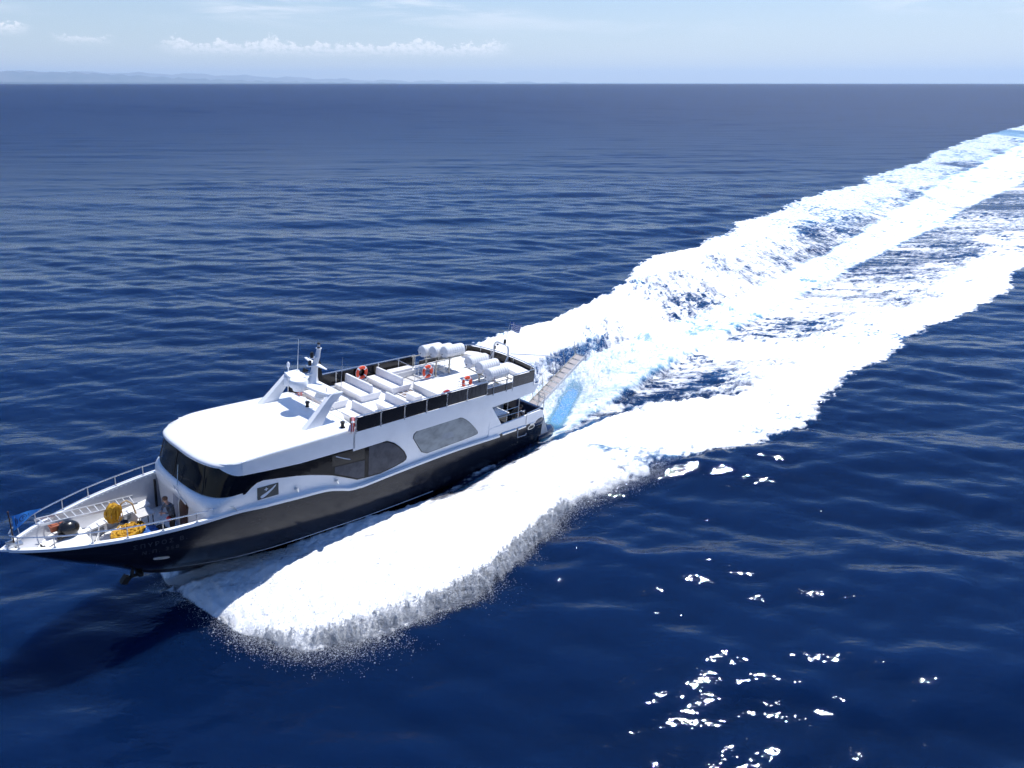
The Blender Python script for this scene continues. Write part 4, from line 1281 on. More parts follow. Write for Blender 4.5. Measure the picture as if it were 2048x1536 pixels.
def skin_body(name, joints, edges, zones, parent, default):
    """joints: name -> (xyz, radius); one continuous skinned surface, materials chosen by the nearest joint"""
    base = base_of(parent)
    names = list(joints)
    me = bpy.data.meshes.new(name)
    me.from_pydata([tuple(Vector(joints[k][0]) - base) for k in names], [(names.index(a), names.index(b)) for a, b in edges], [])
    o = bpy.data.objects.new(name, me); COL.objects.link(o)
    md = o.modifiers.new('skin', 'SKIN'); md.use_smooth_shade = True
    for i, k in enumerate(names):
        r = joints[k][1]; r = r if isinstance(r, tuple) else (r, r)
        me.skin_vertices[0].data[i].radius = r
        me.skin_vertices[0].data[i].use_root = (k == names[0])
    sb_ = o.modifiers.new('sub', 'SUBSURF'); sb_.levels = 1; sb_.render_levels = 1
    dg = bpy.context.evaluated_depsgraph_get()
    m2 = bpy.data.meshes.new_from_object(o.evaluated_get(dg))
    bpy.data.objects.remove(o)
    mats_ = list(dict.fromkeys([default] + list(zones.values())))
    m2.materials.clear()
    for m in mats_: m2.materials.append(m)
    jp = [(k, Vector(joints[k][0]) - base) for k in names]
    for p in m2.polygons:
        k = min(jp, key=lambda q: (q[1] - p.center).length)[0]
        p.material_index = mats_.index(zones.get(k, default)); p.use_smooth = True
    o = bpy.data.objects.new(name, m2); COL.objects.link(o); o.parent = parent
    return o


def hand(j, e, z, tag_, wrist, d, side, mskin):
    """palm and five curled fingers from the wrist along d"""
    W, D, S = Vector(wrist), Vector(d).normalized(), Vector(side).normalized()
    palm = W + D * 0.07
    j[tag_ + 'palm'] = (tuple(palm), 0.036); e.append((tag_ + 'wrist', tag_ + 'palm')); z[tag_ + 'palm'] = mskin; z[tag_ + 'wrist'] = mskin
    N = D.cross(S)
    for i, (off, L) in enumerate(((-0.032, 0.07), (-0.011, 0.082), (0.011, 0.078), (0.032, 0.062))):
        k1, k2 = tag_ + 'f%da' % i, tag_ + 'f%db' % i
        b1 = palm + S * off + D * 0.045
        j[k1] = (tuple(b1), 0.010); j[k2] = (tuple(b1 + D * L * 0.75 + N * 0.02), 0.008)
        e += [(tag_ + 'palm', k1), (k1, k2)]; z[k1] = z[k2] = mskin
    j[tag_ + 't1'] = (tuple(palm + S * -0.05), 0.011); j[tag_ + 't2'] = (tuple(palm + S * -0.075 + D * 0.05), 0.009)
    e += [(tag_ + 'palm', tag_ + 't1'), (tag_ + 't1', tag_ + 't2')]; z[tag_ + 't1'] = z[tag_ + 't2'] = mskin


def human(label, group, pts, top, legs, hairm, name='person'):
    base = pts['base']
    t = thing(name, label, 'person', base, group)
    j, e, z = {}, [], {}
    P = {k: Vector(v_) for k, v_ in pts.items()}
    def J(k, r, m=None):
        j[k] = (tuple(P[k]), r)
        if m: z[k] = m
    J('pelvis', (0.17, 0.12), legs); J('waist', (0.155, 0.11), top); J('chest', (0.19, 0.13), top); J('collar', (0.13, 0.10), top)
    J('neck', 0.058, M_skin); J('headlow', (0.075, 0.085), M_skin); J('headtop', (0.088, 0.10), M_skin)
    e += [('pelvis', 'waist'), ('waist', 'chest'), ('chest', 'collar'), ('collar', 'neck'), ('neck', 'headlow'), ('headlow', 'headtop')]
    for s in ('l', 'r'):
        J(s + 'sho', 0.075, top); J(s + 'elb', 0.05, top)
        j[s + 'wrist'] = (tuple(P[s + 'wri']), 0.032)
        e += [('collar', s + 'sho'), (s + 'sho', s + 'elb'), (s + 'elb', s + 'wrist')]
        d = P[s + 'wri'] - P[s + 'elb']
        hand(j, e, z, s, P[s + 'wri'], d, d.cross(Vector((0, 0, 1))) if abs(d.normalized().z) < 0.95 else Vector((1, 0, 0)), M_skin)
        J(s + 'hip', 0.105, legs); J(s + 'kne', 0.068, legs); J(s + 'ank', 0.045, legs); J(s + 'toe', 0.042, M_black)
        z[s + 'ank'] = legs
        e += [('pelvis', s + 'hip'), (s + 'hip', s + 'kne'), (s + 'kne', s + 'ank'), (s + 'ank', s + 'toe')]
    body = skin_body('body', j, e, z, t, top)
    hd = (P['headtop'] - P['headlow']).normalized(); fc = P['face'].normalized()
    c = (P['headtop'] * 0.62 + P['headlow'] * 0.38)
    h_ = MB(); h_.blob(tuple(c + hd * 0.045 - fc * 0.022), (0.112, 0.112, 0.105), 14, 9, 0.06)
    part('hair', h_, hairm, t, 80)
    side = hd.cross(fc).normalized()
    fm = MB(); nz = c - hd * 0.05 + fc * 0.105
    fm.blob(tuple(nz), 0.020, 7, 5)
    for sg_ in (1, -1): fm.blob(tuple(c - hd * 0.04 + side * sg_ * 0.098), (0.016, 0.02, 0.03), 7, 5)
    part('nose_and_ears', fm, M_skin, t, 80)
    ey = MB()
    for sg_ in (1, -1): ey.blob(tuple(c - hd * 0.012 + fc * 0.098 + side * sg_ * 0.033), 0.013, 7, 5)
    ey.blob(tuple(c - hd * 0.088 + fc * 0.092), (0.022, 0.022, 0.008), 7, 5)
    part('eyes_and_mouth', ey, M_black, t, 80)
    return t


# crew member standing at the cabin wall, arms folded in front
human('brown haired person in a dark grey jacket standing by the foredeck cabin door', None, dict(
    base=(22.02, 0.35, 0.60), pelvis=(22.04, 0.35, 1.46), waist=(22.04, 0.30, 1.62), chest=(22.08, 0.26, 1.84), collar=(22.12, 0.20, 2.00), neck=(22.15, 0.17, 2.07), headlow=(22.18, 0.13, 2.13), headtop=(22.22, 0.08, 2.27),
    lsho=(22.10, 0.43, 1.97), lelb=(22.24, 0.49, 1.72), lwri=(22.40, 0.32, 1.74), rsho=(22.14, 0.01, 1.97), relb=(22.30, -0.05, 1.74), rwri=(22.40, 0.14, 1.68),
    lhip=(22.04, 0.44, 1.42), lkne=(22.08, 0.45, 1.03), lank=(22.02, 0.46, 0.67), ltoe=(22.16, 0.48, 0.64), rhip=(22.04, 0.25, 1.42), rkne=(22.09, 0.24, 1.03), rank=(22.03, 0.23, 0.67), rtoe=(22.17, 0.22, 0.64), face=(1, -0.35, -0.25)),
    M_jacket, M_trouser, M_hairbrown)
rdp = MB(); rdp.blob((22.22, 0.38, 1.42), (0.09, 0.11, 0.12), 12, 8, 0.05)
single('red_pouch', rdp, M_red, 'small red pouch at the hip of the crew member on the foredeck', 'pouch', (22.22, 0.38, 1.3), smooth=70)

# person bending forward in the after cockpit
human('black haired person in an olive jacket bending forward in the stern cockpit', None, dict(
    base=(2.6, 2.2, 1.08), pelvis=(2.62, 2.2, 2.02), waist=(2.40, 2.2, 2.14), chest=(2.08, 2.18, 2.28), collar=(1.84, 2.17, 2.34), neck=(1.74, 2.16, 2.38), headlow=(1.66, 2.16, 2.40), headtop=(1.55, 2.18, 2.48),
    lsho=(1.86, 2.38, 2.28), lelb=(1.78, 2.52, 2.03), lwri=(1.62, 2.60, 1.85), rsho=(1.86, 1.96, 2.28), relb=(1.76, 1.92, 2.02), rwri=(1.58, 2.0, 1.82),
    lhip=(2.64, 2.30, 1.96), lkne=(2.52, 2.34, 1.54), lank=(2.62, 2.34, 1.15), ltoe=(2.46, 2.36, 1.12), rhip=(2.64, 2.10, 1.96), rkne=(2.50, 2.08, 1.54), rank=(2.62, 2.06, 1.15), rtoe=(2.46, 2.06, 1.12), face=(-0.85, 0.2, -0.5)),
    M_olive, M_navyt, M_hairblack)
rl = MB(); rl.box(1.3, 1.36, 1.6, 2.3, 1.08, 2.1)
part('cockpit_locker', rl, M_grey, yacht, 30)

# ================================================================== sea
A2 = np.array([math.sin(th), math.cos(th)])       # aft
P2 = np.array([math.cos(th), -math.sin(th)])      # port


def tile(seed, beta, n=512):
    g = np.random.default_rng(seed)
    k = np.fft.fftfreq(n)[:, None] ** 2 + np.fft.fftfreq(n)[None, :] ** 2
    k[0, 0] = 1
    f = np.fft.fft2(g.standard_normal((n, n))) * k ** (-beta / 2)
    f[0, 0] = 0
    a_ = np.real(np.fft.ifft2(f))
    return ((a_ - a_.mean()) / a_.std()).astype(np.float32)


T1, T2 = tile(1, 1.0), tile(2, 1.35)


def samp(T, u, v):
    n = T.shape[0]
    u = np.mod(u, n); v = np.mod(v, n)
    i = np.floor(u).astype(np.int32); j = np.floor(v).astype(np.int32)
    fu = (u - i).astype(np.float32); fv = (v - j).astype(np.float32)
    i %= n; j %= n; i1 = (i + 1) % n; j1 = (j + 1) % n
    return (T[i, j] * (1 - fu) + T[i1, j] * fu) * (1 - fv) + (T[i, j1] * (1 - fu) + T[i1, j1] * fu) * fv


def sst(lo, hi, x):
    t = np.clip((x - lo) / (hi - lo), 0, 1); return t * t * (3 - 2 * t)


ip = lambda s, d: np.interp(s, d[0::2], d[1::2])
TPO = [-22.3, .1, -21.95, 3.0, -21.6, 5.0, -20.5, 7.2, -19, 8.5, -17, 9.2, -14, 10.2, -11.5, 10.2, -9, 9.7, -5, 9.0, -1, 9.7, 3, 10.6, 6, 11.7, 9, 13.8, 15, 14.7, 26, 14.0, 40, 15.2, 55, 18.2, 72, 17.4, 100, 19.5, 150, 23, 250, 31, 450, 41, 900, 60]
TPI = [-22.3, -1.2, -21, -.5, -18.6, .4, -16, 1.7, -13, 2.5, -8, 3.25, -4, 3.3, 0, 3.4, 5, 4.1, 10, 4.6, 14, 5.6, 35, 6.0, 64, 7.2, 87, 7.8, 134, 8.2, 200, 10, 360, 15, 900, 28]
TSO = [-22.3, .1, -21.95, 3.0, -20.5, 7.2, -19, 8.5, -14, 10.6, -5, 10.4, 3, 12.0, 10, 12.8, 20, 13.3, 30, 14.4, 36, 16.2, 42, 19.2, 48, 21.0, 60, 19.6, 72, 20.2, 83, 22.8, 111, 25, 137, 24.4, 180, 26.5, 257, 32, 390, 40.5, 450, 42, 900, 62]
TSI = [-22.3, -1.2, -18.6, .4, -13, 2.5, -4, 3.3, 0, 3.5, 10, 4.1, 17, 4.6, 25, 7.3, 32, 9.6, 45, 8.8, 58, 9.6, 96, 9.4, 160, 13.3, 360, 27, 900, 45]
CU = [0, -2.5, 9, -2.9, 17, -3.8, 31, -3.0, 52, -3.9, 85, -5.7, 150, -11, 222, -15, 310, -19, 450, -25, 900, -40]
CL = [0, 2.7, 6, 2.7, 12, 2.6, 19, 2.0, 32, 2.2, 71, 2.3, 104, 2.3, 137, 1.6, 175, 1.9, 310, -3, 450, -8, 900, -20]


def wake(s, t):
    """foam density, aeration (turquoise, with the gangway shadow painted in) and height of the wake at s metres aft of the transom, t metres to port"""
    n1 = samp(T1, s * 9.0, t * 9.0); n2 = samp(T2, s * 3.0, t * 3.0); n3 = samp(T1, s * 30, t * 30)
    al, ac = (s + np.abs(t)) * 0.7071, (s - np.abs(t)) * 0.7071
    n4 = samp(T1, al * 2.6 + 100, ac * 13.0 + 40); n5 = samp(T2, al * 1.6 + 31, ac * 6.0 + 9)
    n6 = samp(T2, s * 1.1 + 200, t * 0.5 + 17)
    edge = 0.40 * n2 + 0.30 * n1 + 0.14 * n3 + 0.22 * n5 + (0.38 * n6 + 0.55) * sst(-6, 10, s)
    at = np.abs(t)
    fwd = sst(-22.8, -21.6, s + 0.25 * n1)
    po, pi_ = ip(s, TPO), ip(s, TPI); so, si = ip(s, TSO), ip(s, TSI); cu, cl_ = ip(s, CU), ip(s, CL)
    far = sst(30, 110, s)
    grow = 1 + 1.3 * far
    out_p = sst(-0.15, 0.9, po - t + edge * 0.75 * grow); out_s = sst(-0.15, 0.9, so + t + edge * 0.75 * grow)
    wi = np.interp(s, [-22, -8, 5, 14, 40, 200], [0.5, 0.5, 0.9, 2.4, 4.2, 8.0])
    in_p = sst(-0.6, 1.0, (t - pi_ + edge * 0.9 * wi) / wi); in_s = sst(-0.6, 1.0, (-t - si + edge * 0.9 * wi) / wi)
    port = np.where(t > 0, out_p * in_p, 0) * fwd; star = np.where(t < 0, out_s * in_s, 0) * fwd
    wc = np.interp(s, [0, 20, 100, 400], [0.5, 0.7, 1.2, 3])
    aft = sst(-0.6, 0.6, s)
    cen = sst(-0.5, 0.9, (t - cu + 0.5 * edge * wc) / wc) * sst(-0.5, 0.9, (cl_ - t + 0.5 * edge * wc) / wc) * aft
    streak = 0.5 + 0.20 * n4 + 0.16 * n5 + 0.06 * n1
    gap = aft * out_p * out_s * np.interp(s, [0, 8, 40, 120, 400], [0.74, 0.84, 0.72, 0.55, 0.36]) * (0.45 + 1.1 * np.clip(streak, 0, 1.2))
    cen = cen * np.clip(0.95 + 0.11 * n4 + 0.08 * n5, 0, 1)
    starw = np.interp(s, [-22, 30, 55, 90, 200], [1.0, 0.98, 0.90, 0.78, 0.68])
    portw = np.interp(s, [-22, 40, 70, 150, 300], [1.0, 0.98, 0.92, 0.72, 0.6])
    cenw = np.interp(s, [0, 2, 60, 200], [0.92, 1.0, 1.0, 0.95])
    foam = np.maximum.reduce([port * portw, star * starw, cen * cenw, gap])
    # clear dark window right behind the port quarter wave
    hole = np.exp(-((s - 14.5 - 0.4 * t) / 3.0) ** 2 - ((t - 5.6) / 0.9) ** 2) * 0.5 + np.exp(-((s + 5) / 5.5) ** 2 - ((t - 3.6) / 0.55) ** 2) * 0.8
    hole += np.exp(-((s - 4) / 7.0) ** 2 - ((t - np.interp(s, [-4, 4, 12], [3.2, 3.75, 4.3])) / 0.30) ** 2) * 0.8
    gangway_shadow = np.exp(-(((s - 5.4) / 2.9) ** 2) ** 3 - (((t - (1.8 - 0.42 * (s - 2.3))) / 0.62) ** 2) ** 2)  # gangway's shadow on the wash, painted as a blue break in the foam
    hole += 1.0 * gangway_shadow
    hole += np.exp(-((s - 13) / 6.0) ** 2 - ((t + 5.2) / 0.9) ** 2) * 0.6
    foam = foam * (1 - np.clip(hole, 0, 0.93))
    # pits in the foam skin
    pits = (np.clip(samp(T1, al * 9 + 77, ac * 26 + 9) - 1.1, 0, 1.2) + np.clip(n5 - 1.3, 0, 1) * 0.7) * np.interp(s, [-22, -12, 0, 30], [0.10, 0.22, 0.34, 0.45])
    foam = np.clip(foam - pits - 0.35 * gangway_shadow, 0, 1)
    aer = np.clip(cen * np.interp(s, [0, 30, 150, 400], [0.9, 0.6, 0.5, 0.4]) + 0.2 * star * far + 0.42 * gap + 0.2 * port + 0.2 * star, 0, 1)
    aer = np.maximum(aer, 1.7 * gangway_shadow)  # the shadow's blue is written over the aeration values
    # heights
    sp_ = np.clip((t - pi_) / np.maximum(po - pi_, 0.5), 0, 1); ss_ = np.clip((-t - si) / np.maximum(so - si, 0.5), 0, 1)
    amp = np.interp(s, [-22.5, -21, -17, -10, 0, 15, 40, 120], [0, 0.5, 0.85, 0.75, 0.55, 0.5, 0.30, 0.12])
    prof = lambda q: np.sin(np.pi * np.clip(q, 0, 1) ** 0.8) ** 0.8
    h = amp * (prof(sp_) * port + prof(ss_) * star)
    h += cen * np.interp(s, [0, 2.5, 7, 12, 22, 60, 150], [-0.35, -0.35, 0.15, 0.55, 0.35, 0.1, 0.0])
    h -= (aft * 0.22 * (1 - np.maximum.reduce([port, star, cen])) * out_p * out_s * np.exp(-s / 60.0))
    h += foam * (0.05 * n1 + 0.018 * n3 + 0.08 * n2) * np.interp(s, [-22, 30, 150], [1.0, 0.9, 0.4])
    return foam, aer, h


# wind waves: a long low swell plus shorter chop, crests roughly across the view
WAVES = []
g_ = np.random.default_rng(5)
for k in range(70):
    lam = 1.3 * (26.0 / 1.3) ** (k / 69.0) * g_.uniform(0.92, 1.08)
    d_ = R(88 + g_.normal(0, 22 if lam < 5 else 9))
    a_ = 0.0048 * lam ** 0.82 * g_.uniform(0.6, 1.35)
    a_ *= 0.62 if lam > 8 else 0.85 if lam > 4 else 1.05
    WAVES.append((lam, math.cos(d_), math.sin(d_), a_, g_.uniform(0, 6.28)))


def sea_height(x, y, dr, damp):
    z = np.zeros_like(x)
    for lam, cx, cy, a_, ph in WAVES:
        f = sst(1.8, 4.0, lam / dr) * a_
        if f.max() <= 0: continue
        q = (x * cx + y * cy) * (2 * math.pi / lam) + ph
        z += f * (np.sin(q) + 0.18 * np.cos(2 * q) * (lam > 2.5))
    return z * damp


rr = [2.5]
while rr[-1] < 19000:
    r = rr[-1]
    rr.append(r + (0.4 if r < 17 else max(0.15, 0.0052 * r)))
rr = np.array(rr)
tt = np.concatenate([np.linspace(-180, -62, 24, endpoint=False), np.linspace(-62, -46, 60, endpoint=False), np.linspace(-46, 46, 740, endpoint=False), np.linspace(46, 62, 60, endpoint=False), np.linspace(62, 180, 24, endpoint=False)])
nr, nt = len(rr), len(tt)
RRg, TTg = np.meshgrid(rr, np.radians(tt), indexing='ij')
X = (RRg * np.sin(TTg)).ravel(); Y = (RRg * np.cos(TTg)).ravel()
DR = np.repeat(np.maximum(np.gradient(rr), 0.002 * rr), nt)
S = (X - ORG.x) * A2[0] + (Y - ORG.y) * A2[1]; Tt = (X - ORG.x) * P2[0] + (Y - ORG.y) * P2[1]
FO = np.zeros(len(X)); AE = np.zeros(len(X)); HH = np.zeros(len(X))
sel = (S > -24) & (S < 900) & (np.abs(Tt) < 75)
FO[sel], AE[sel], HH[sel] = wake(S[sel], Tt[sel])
gust = 0.72 + 0.34 * np.clip(samp(T2, X * 0.35, Y * 0.55), -1.4, 1.6)
# glassy patch ahead of and below the bow, sheltered by the hull
damp = gust * (1 - 0.75 * np.clip(FO, 0, 1)) * (1 - 0.45 * np.exp(-((S + 24) / 7.0) ** 2 - ((Tt - 7) / 7.0) ** 2))
Zs = sea_height(X, Y, DR, damp) * np.interp(RRg.ravel(), [0, 3000, 9000], [1, 1, 0.2]) + HH
# diverging wake waves outside the foam on the starboard side
kel = (S > 15) & (S < 260) & (Tt < 0)
q_ = -Tt - ip(S, TSO)
Zs += np.where(kel & (q_ > -1), 0.17 * np.exp(-((q_ - 5) / 7.0) ** 2) * np.sin((S * 0.55 - Tt * 1.25) * 0.55) * np.interp(S, [15, 40, 120, 260], [0, 1, 0.8, 0]), 0)
# the boat displaces the water inside its own hull
bh = np.interp(-S, [-0.5, 0, 12, 16, 20, 21.5, 22.3], [0, 2.4, 2.4, 2.1, 1.3, 0.6, 0])
Zs = np.where((S < 0.2) & (np.abs(Tt) < bh), np.minimum(Zs, -0.7), Zs)
# sheet of water riding up the forward hull side
rise = np.interp(S, [-22.3, -21, -18, -14, -10, -6], [0.0, 0.35, 0.55, 0.45, 0.2, 0.0]) * np.exp(-((np.abs(Tt) - ip(S, TPI)) / 0.9) ** 2)
Zs += np.where(S < -5, rise, 0)

me = bpy.data.meshes.new('sea')
me.vertices.add(nr * nt)
me.vertices.foreach_set('co', np.stack([X, Y, Zs], 1).astype(np.float32).ravel())
ii = np.arange((nr - 1) * nt, dtype=np.int32)
jj = (ii % nt + 1) % nt + (ii // nt) * nt
quads = np.stack([ii, ii + nt, jj + nt, jj], 1).astype(np.int32)
me.loops.add(quads.size); me.loops.foreach_set('vertex_index', quads.ravel())
me.polygons.add(len(quads)); me.polygons.foreach_set('loop_start', np.arange(0, quads.size, 4, dtype=np.int32))
me.polygons.foreach_set('use_smooth', np.ones(len(quads), dtype=bool))
for nm, arr in (('foam', FO), ('aeration_and_shadow', AE)):
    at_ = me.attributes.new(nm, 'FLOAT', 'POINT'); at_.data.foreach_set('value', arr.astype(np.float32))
at_ = me.attributes.new('wake', 'FLOAT_VECTOR', 'POINT'); at_.data.foreach_set('vector', np.stack([S, np.abs(Tt), Tt * 0.31], 1).astype(np.float32).ravel())
me.update(); me.validate()
sea = bpy.data.objects.new('sea', me); COL.objects.link(sea); sea['kind'] = 'structure'

sm = bpy.data.materials.new('sea_water'); sm.use_nodes = True
h = NT(sm.node_tree); h.n.clear()
geo = h.new('ShaderNodeNewGeometry'); pos = geo.outputs['Position']
afo = h.new('ShaderNodeAttribute', attribute_name='foam').outputs['Fac']
aae = h.new('ShaderNodeAttribute', attribute_name='aeration_and_shadow').outputs['Fac']
awk = h.new('ShaderNodeAttribute', attribute_name='wake').outputs['Vector']
# small ripples, longer along the crests
rp1 = h.noise(h.mapping(pos, (0.55, 1.35, 1), rot=(0, 0, R(5))), 1.15, 3.0, 0.55, 0.35)
rp2 = h.noise(h.mapping(pos, (0.7, 1.3, 1), rot=(0, 0, R(-14))), 3.4, 3.0, 0.55, 0.25)
rp3 = h.noise(h.mapping(pos, (0.9, 1.2, 1), rot=(0, 0, R(20))), 10.0, 2.0, 0.5)
hgt = h.math('ADD', h.math('MULTIPLY', rp1, 0.060), h.math('ADD', h.math('MULTIPLY', rp2, 0.0125), h.math('MULTIPLY', rp3, 0.0006)))
bmp = h.new('ShaderNodeBump'); bmp.inputs['Strength'].default_value = 1.0; bmp.inputs['Distance'].default_value = 1.0
h.link(hgt, bmp.inputs['Height'])
deep = h.mixc(h.smooth(h.noise(h.mapping(pos, (0.03, 0.05, 1)), 1.0, 2.0), 0.3, 0.7), (0.0018, 0.0095, 0.044), (0.0022, 0.0120, 0.053))
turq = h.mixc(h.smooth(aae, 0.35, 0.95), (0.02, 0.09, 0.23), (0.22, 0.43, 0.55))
wcol = h.mixc(h.smooth(aae, 1.0, 1.5), h.mixc(h.smooth(aae, 0.05, 0.7, 0.0, 0.85), deep, turq), (0.17, 0.42, 0.70))  # strongest blue is the gangway's painted shadow
wat = h.n.new('ShaderNodeBsdfPrincipled')
h.link(wcol, wat.inputs['Base Color']); 
dist_b = h.new('ShaderNodeVectorMath', operation='DISTANCE'); h.link(pos, dist_b.inputs[0]); dist_b.inputs[1].default_value = (0, 40, 0)
# ripples too small to model widen the gloss of the open sea away from the boat
h.link(h.smooth(h.math('LOGARITHM', dist_b.outputs['Value'], 10.0), 1.38, 2.9, 0.03, 0.50), wat.inputs['Roughness'])
wat.inputs["IOR"].default_value = 1.333; wat.inputs['Specular Tint'].default_value = (0.74, 0.89, 1.0, 1.0)
wat.inputs['Subsurface Weight'].default_value = 1.0; wat.inputs['Subsurface Radius'].default_value = (2.0, 3.0, 4.0); wat.inputs['Subsurface Scale'].default_value = 2.2
h.link(bmp.outputs[0], wat.inputs['Normal'])
# foam
st1 = h.noise(h.mapping(awk, (0.75, 1.5, 1), rot=(0, 0, R(35))), 1.0, 6.0, 0.66, 0.6)
st2 = h.noise(h.mapping(awk, (1, 1, 1)), 3.6, 5.0, 0.68, 0.3)
st3 = h.noise(h.mapping(h.mapping(awk, rot=(0, 0, R(-45))), (0.32, 2.4, 1)), 1.5, 6.0, 0.66, 0.25)
nz = h.math('ADD', h.math('MULTIPLY', st1, 0.26), h.math('ADD', h.math('MULTIPLY', st2, 0.26), h.math('MULTIPLY', st3, 0.48)))
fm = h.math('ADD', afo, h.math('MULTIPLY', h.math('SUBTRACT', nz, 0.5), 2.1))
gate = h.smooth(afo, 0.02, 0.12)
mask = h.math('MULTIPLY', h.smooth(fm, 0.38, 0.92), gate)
fo = h.n.new('ShaderNodeBsdfPrincipled')
fcol = h.mixc(h.smooth(h.math('MULTIPLY', aae, h.math('SUBTRACT', 1.25, fm)), 0.1, 0.6), (0.86, 0.87, 0.88), (0.72, 0.83, 0.88))
h.link(fcol, fo.inputs['Base Color']); fo.inputs['Roughness'].default_value = 0.7
fb = h.new('ShaderNodeBump'); fb.inputs['Strength'].default_value = 0.55; fb.inputs['Distance'].default_value = 0.25
h.link(h.math('ADD', st1, h.math('MULTIPLY', st2, 0.6)), fb.inputs['Height']); h.link(fb.outputs[0], fo.inputs['Normal'])
mx = h.new('ShaderNodeMixShader'); h.link(mask, mx.inputs[0]); h.link(wat.outputs[0], mx.inputs[1]); h.link(fo.outputs[0], mx.inputs[2])
ou = h.new('ShaderNodeOutputMaterial'); h.link(mx.outputs[0], ou.inputs['Surface'])
me.materials.append(sm)

# ------------------------------------------------------------------ spray droplets thrown by the bow wave
def droplets(P, size):
    n = len(P)
    base = np.array([[1, 1, 1], [1, -1, -1], [-1, 1, -1], [-1, -1, 1]], float) / math.sqrt(3)
    q = rng.standard_normal((n, 3, 3)); q, _ = np.linalg.qr(q)
    V = (np.einsum('ij,njk->nik', base, q) * size[:, None, None] * np.array([1.15, 1.15, 0.5]) + P[:, None, :]).reshape(-1, 3)
    f = np.array([[0, 1, 2], [0, 3, 1], [0, 2, 3], [1, 3, 2]])
    F = (np.arange(n)[:, None, None] * 4 + f[None]).reshape(-1, 3)
    return V, F


def spray_cloud(count, s0, s1, side=1):
    s = s0 + (s1 - s0) * rng.random(count) ** 1.15
    po, pi_ = np.interp(s, TPO[0::2], TPO[1::2]), np.interp(s, TPI[0::2], TPI[1::2])
    u = rng.random(count)
    # most near the outer edge, spilling past it; some near the hull where the sheet leaves it
    q = np.where(u < 0.62, 0.97 + rng.normal(0.0, 0.06, count) + rng.exponential(0.03, count), rng.random(count) ** 0.8)
    t = pi_ + (po - pi_) * q
    ss = s + rng.normal(0, 0.35, count) - 0.5 * np.maximum(q - 1, 0)
    hmax = np.interp(s, [-22, -20, -15, -8, 0, 6], [0.35, 0.9, 1.0, 0.7, 0.5, 0.4])
    z = hmax * (0.15 + np.sin(np.pi * np.clip(q, 0.0, 1.08) / 1.1)) * rng.random(count) ** 1.5 + 0.05
    XY = np.array([ORG.x, ORG.y]) + ss[:, None] * A2 + (side * t)[:, None] * P2
    P = np.column_stack([XY, z])
    return P, rng.gamma(1.6, 0.0045, count) + 0.004


Ps, Ss = [], []
for c_, s0, s1, sd_ in ((120000, -22.2, -14, 1), (70000, -17, 4, 1), (30000, -22, 6, -1)):
    P_, S_ = spray_cloud(c_, s0, s1, sd_); Ps.append(P_); Ss.append(S_)
# stringy fingers flung forward and outward from the port crest
nf, per = 1500, 150
s0 = -22.0 + 17.0 * rng.random(nf * 4) ** 1.5
clump = samp(T2, s0 * 6.0, np.full(len(s0), 33.0)) + 0.6 * samp(T1, s0 * 14.0, np.full(len(s0), 71.0))
s0 = s0[np.argsort(-(clump + 0.9 * rng.standard_normal(len(s0))))[:nf]]
po = np.interp(s0, TPO[0::2], TPO[1::2]); pi_ = np.interp(s0, TPI[0::2], TPI[1::2])
t0 = pi_ + (po - pi_) * (0.90 + 0.12 * rng.random(nf))
L = rng.gamma(1.7, 0.30, nf) * (0.75 + 0.45 * np.clip(samp(T2, s0 * 6.0, np.full(nf, 33.0)), -0.8, 1.6)) * np.interp(s0, [-22, -16, -6], [1.25, 1.0, 0.6]); ang = R(48) + rng.normal(0, 0.30, nf)
f_ = rng.random((nf, per)) ** 1.4
zz0 = 0.15 + 0.6 * rng.random(nf) * np.interp(s0, [-22, -15, -5], [0.8, 1.0, 0.6]); arc = rng.random(nf) * 0.5
ww = (0.02 + 0.10 * f_) * rng.standard_normal((nf, per))
fs_ = s0[:, None] - f_ * (L * np.cos(ang))[:, None] + ww * np.sin(ang)[:, None]; ft_ = t0[:, None] + f_ * (L * np.sin(ang))[:, None] + ww * np.cos(ang)[:, None]
fz_ = np.maximum(0.04, zz0[:, None] * (1 - f_) + arc[:, None] * f_ * (1 - f_) * 2 + 0.05 * rng.standard_normal((nf, per)))
XY = np.array([ORG.x, ORG.y]) + fs_.reshape(-1, 1) * A2 + ft_.reshape(-1, 1) * P2
Ps.append(np.column_stack([XY, fz_.ravel()])); Ss.append((0.004 + rng.gamma(1.6, 0.005, (nf, per)) * (1.15 - 0.7 * f_)).ravel())
# fan leaving the stem
n = 60000
a_ = rng.random(n); b_ = rng.random(n)
s_ = -22.3 + 5.0 * b_; t_ = np.interp(s_, TPI[0::2], TPI[1::2]) + 0.2 + a_ * (0.4 + 1.9 * np.minimum(b_ * 1.6, 1)) + 0.2
z_ = (0.12 + 0.75 * np.sin(np.pi * np.clip(a_, 0, 1)) * np.minimum(1, b_ * 3)) * rng.random(n) ** 0.7
XY = np.array([ORG.x, ORG.y]) + s_[:, None] * A2 + t_[:, None] * P2
Ps.append(np.column_stack([XY, z_ + 0.1])); Ss.append(rng.gamma(2.0, 0.006, n) + 0.004)
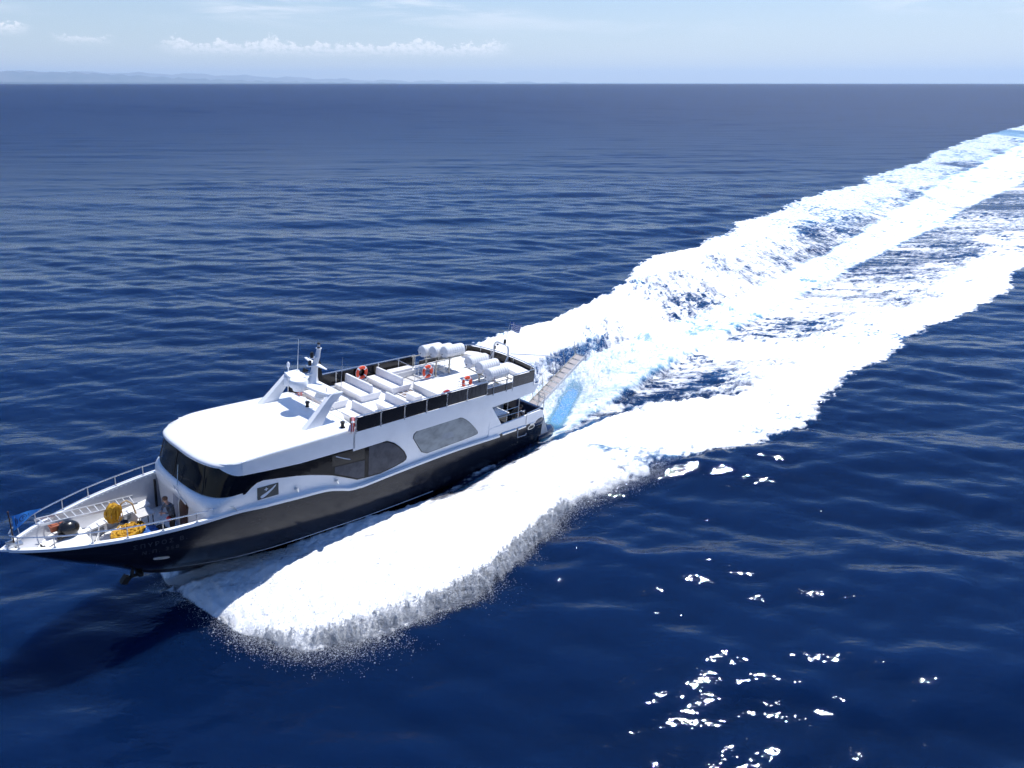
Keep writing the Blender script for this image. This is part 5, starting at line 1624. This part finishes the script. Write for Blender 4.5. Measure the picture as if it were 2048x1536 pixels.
# rooster tail and quarter spray behind the transom
n = 26000
s_ = rng.gamma(2.5, 4.5, n) + 0.5; t_ = rng.normal(0, 1.0, n) * np.interp(s_, [0, 10, 30], [1.6, 2.0, 2.8]) - 0.5
XY = np.array([ORG.x, ORG.y]) + s_[:, None] * A2 + t_[:, None] * P2
Ps.append(np.column_stack([XY, np.interp(s_, [0, 5, 12, 30], [0.0, 0.3, 0.7, 0.4]) + rng.gamma(1.2, 0.10, n)])); Ss.append(rng.gamma(2.0, 0.008, n) + 0.004)
V, F = droplets(np.concatenate(Ps), np.concatenate(Ss))
me = bpy.data.meshes.new('spray')
me.vertices.add(len(V)); me.vertices.foreach_set('co', V.astype(np.float32).ravel())
me.loops.add(F.size); me.loops.foreach_set('vertex_index', F.astype(np.int32).ravel())
me.polygons.add(len(F)); me.polygons.foreach_set('loop_start', np.arange(0, F.size, 3, dtype=np.int32))
me.update(); me.validate()
dm = bpy.data.materials.new('spray_droplets'); dm.use_nodes = True
h = NT(dm.node_tree); h.n.clear()
dc = h.mixc(h.noise(h.new('ShaderNodeNewGeometry').outputs['Position'], 3.0), (0.95, 0.96, 0.97), (0.90, 0.92, 0.95))
d1 = h.new('ShaderNodeBsdfDiffuse'); d2 = h.new('ShaderNodeBsdfTranslucent'); h.link(dc, d1.inputs['Color']); h.link(dc, d2.inputs['Color'])
mx = h.new('ShaderNodeMixShader'); mx.inputs[0].default_value = 0.5; h.link(d1.outputs[0], mx.inputs[1]); h.link(d2.outputs[0], mx.inputs[2])
h.link(mx.outputs[0], h.new('ShaderNodeOutputMaterial').inputs['Surface'])
me.materials.append(dm)
spray = bpy.data.objects.new('spray', me); COL.objects.link(spray)
spray['kind'] = 'stuff'; spray['label'] = 'fine white spray thrown up along the bow wave and stern wash'; spray['category'] = 'spray'

# ------------------------------------------------------------------ distant land
def land(name, a0, a1, dist, hfun, m, depth=2500):
    mb = MB(); rows = []
    for a in np.linspace(a0, a1, 160):
        h_ = hfun(a)
        rows.append([((dist + d) * math.sin(R(a)), (dist + d) * math.cos(R(a)), zz) for d, zz in ((0, -60), (0, 6 + h_ * 0.08), (depth * 0.25, h_ * 0.55), (depth * 0.6, h_), (depth, h_ * 0.4), (depth, -60))])
    mb.loft(rows)
    o = bpy.data.objects.new(name, to_mesh(name, mb, m, 60)); COL.objects.link(o); o['kind'] = 'structure'
    return o


def near_h(a):
    t = np.interp(a, [-60, -37, -33, -29, -26, -23, -19, -14, -9], [210, 225, 235, 215, 165, 110, 60, 28, 6])
    return 2.4 * float(t + 14 * math.sin(a * 5.1) + 9 * math.sin(a * 11.3 + 1) + 5 * math.sin(a * 29))


def far_h(a):
    t = np.interp(a, [-60, -40, -30, -22, -10, 0, 10, 24, 40], [420, 480, 470, 400, 130, 60, -60, -160, -160])
    return 1.75 * float(t + 40 * math.sin(a * 1.9) + 22 * math.sin(a * 4.7 + 2))


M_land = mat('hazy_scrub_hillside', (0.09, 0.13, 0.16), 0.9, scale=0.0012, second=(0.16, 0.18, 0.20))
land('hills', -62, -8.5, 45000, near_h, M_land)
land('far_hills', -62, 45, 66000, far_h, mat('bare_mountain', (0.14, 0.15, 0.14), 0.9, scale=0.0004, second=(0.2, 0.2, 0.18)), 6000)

# ------------------------------------------------------------------ air
hz = MB(); hz.box(-90000, 90000, -400, 76000, -90, 1060)
ho = bpy.data.objects.new('haze', to_mesh('haze', hz, bpy.data.materials.new('sea_haze'), None)); COL.objects.link(ho); ho['kind'] = 'stuff'
hm = ho.data.materials[0]; hm.use_nodes = True
h = NT(hm.node_tree); h.n.clear()
pv = h.new('ShaderNodeVolumePrincipled'); pv.inputs['Color'].default_value = (0.60, 0.78, 1.0, 1); pv.inputs['Density'].default_value = 2.1e-5; pv.inputs['Anisotropy'].default_value = 0.2
h.link(pv.outputs[0], h.new('ShaderNodeOutputMaterial').inputs['Volume'])
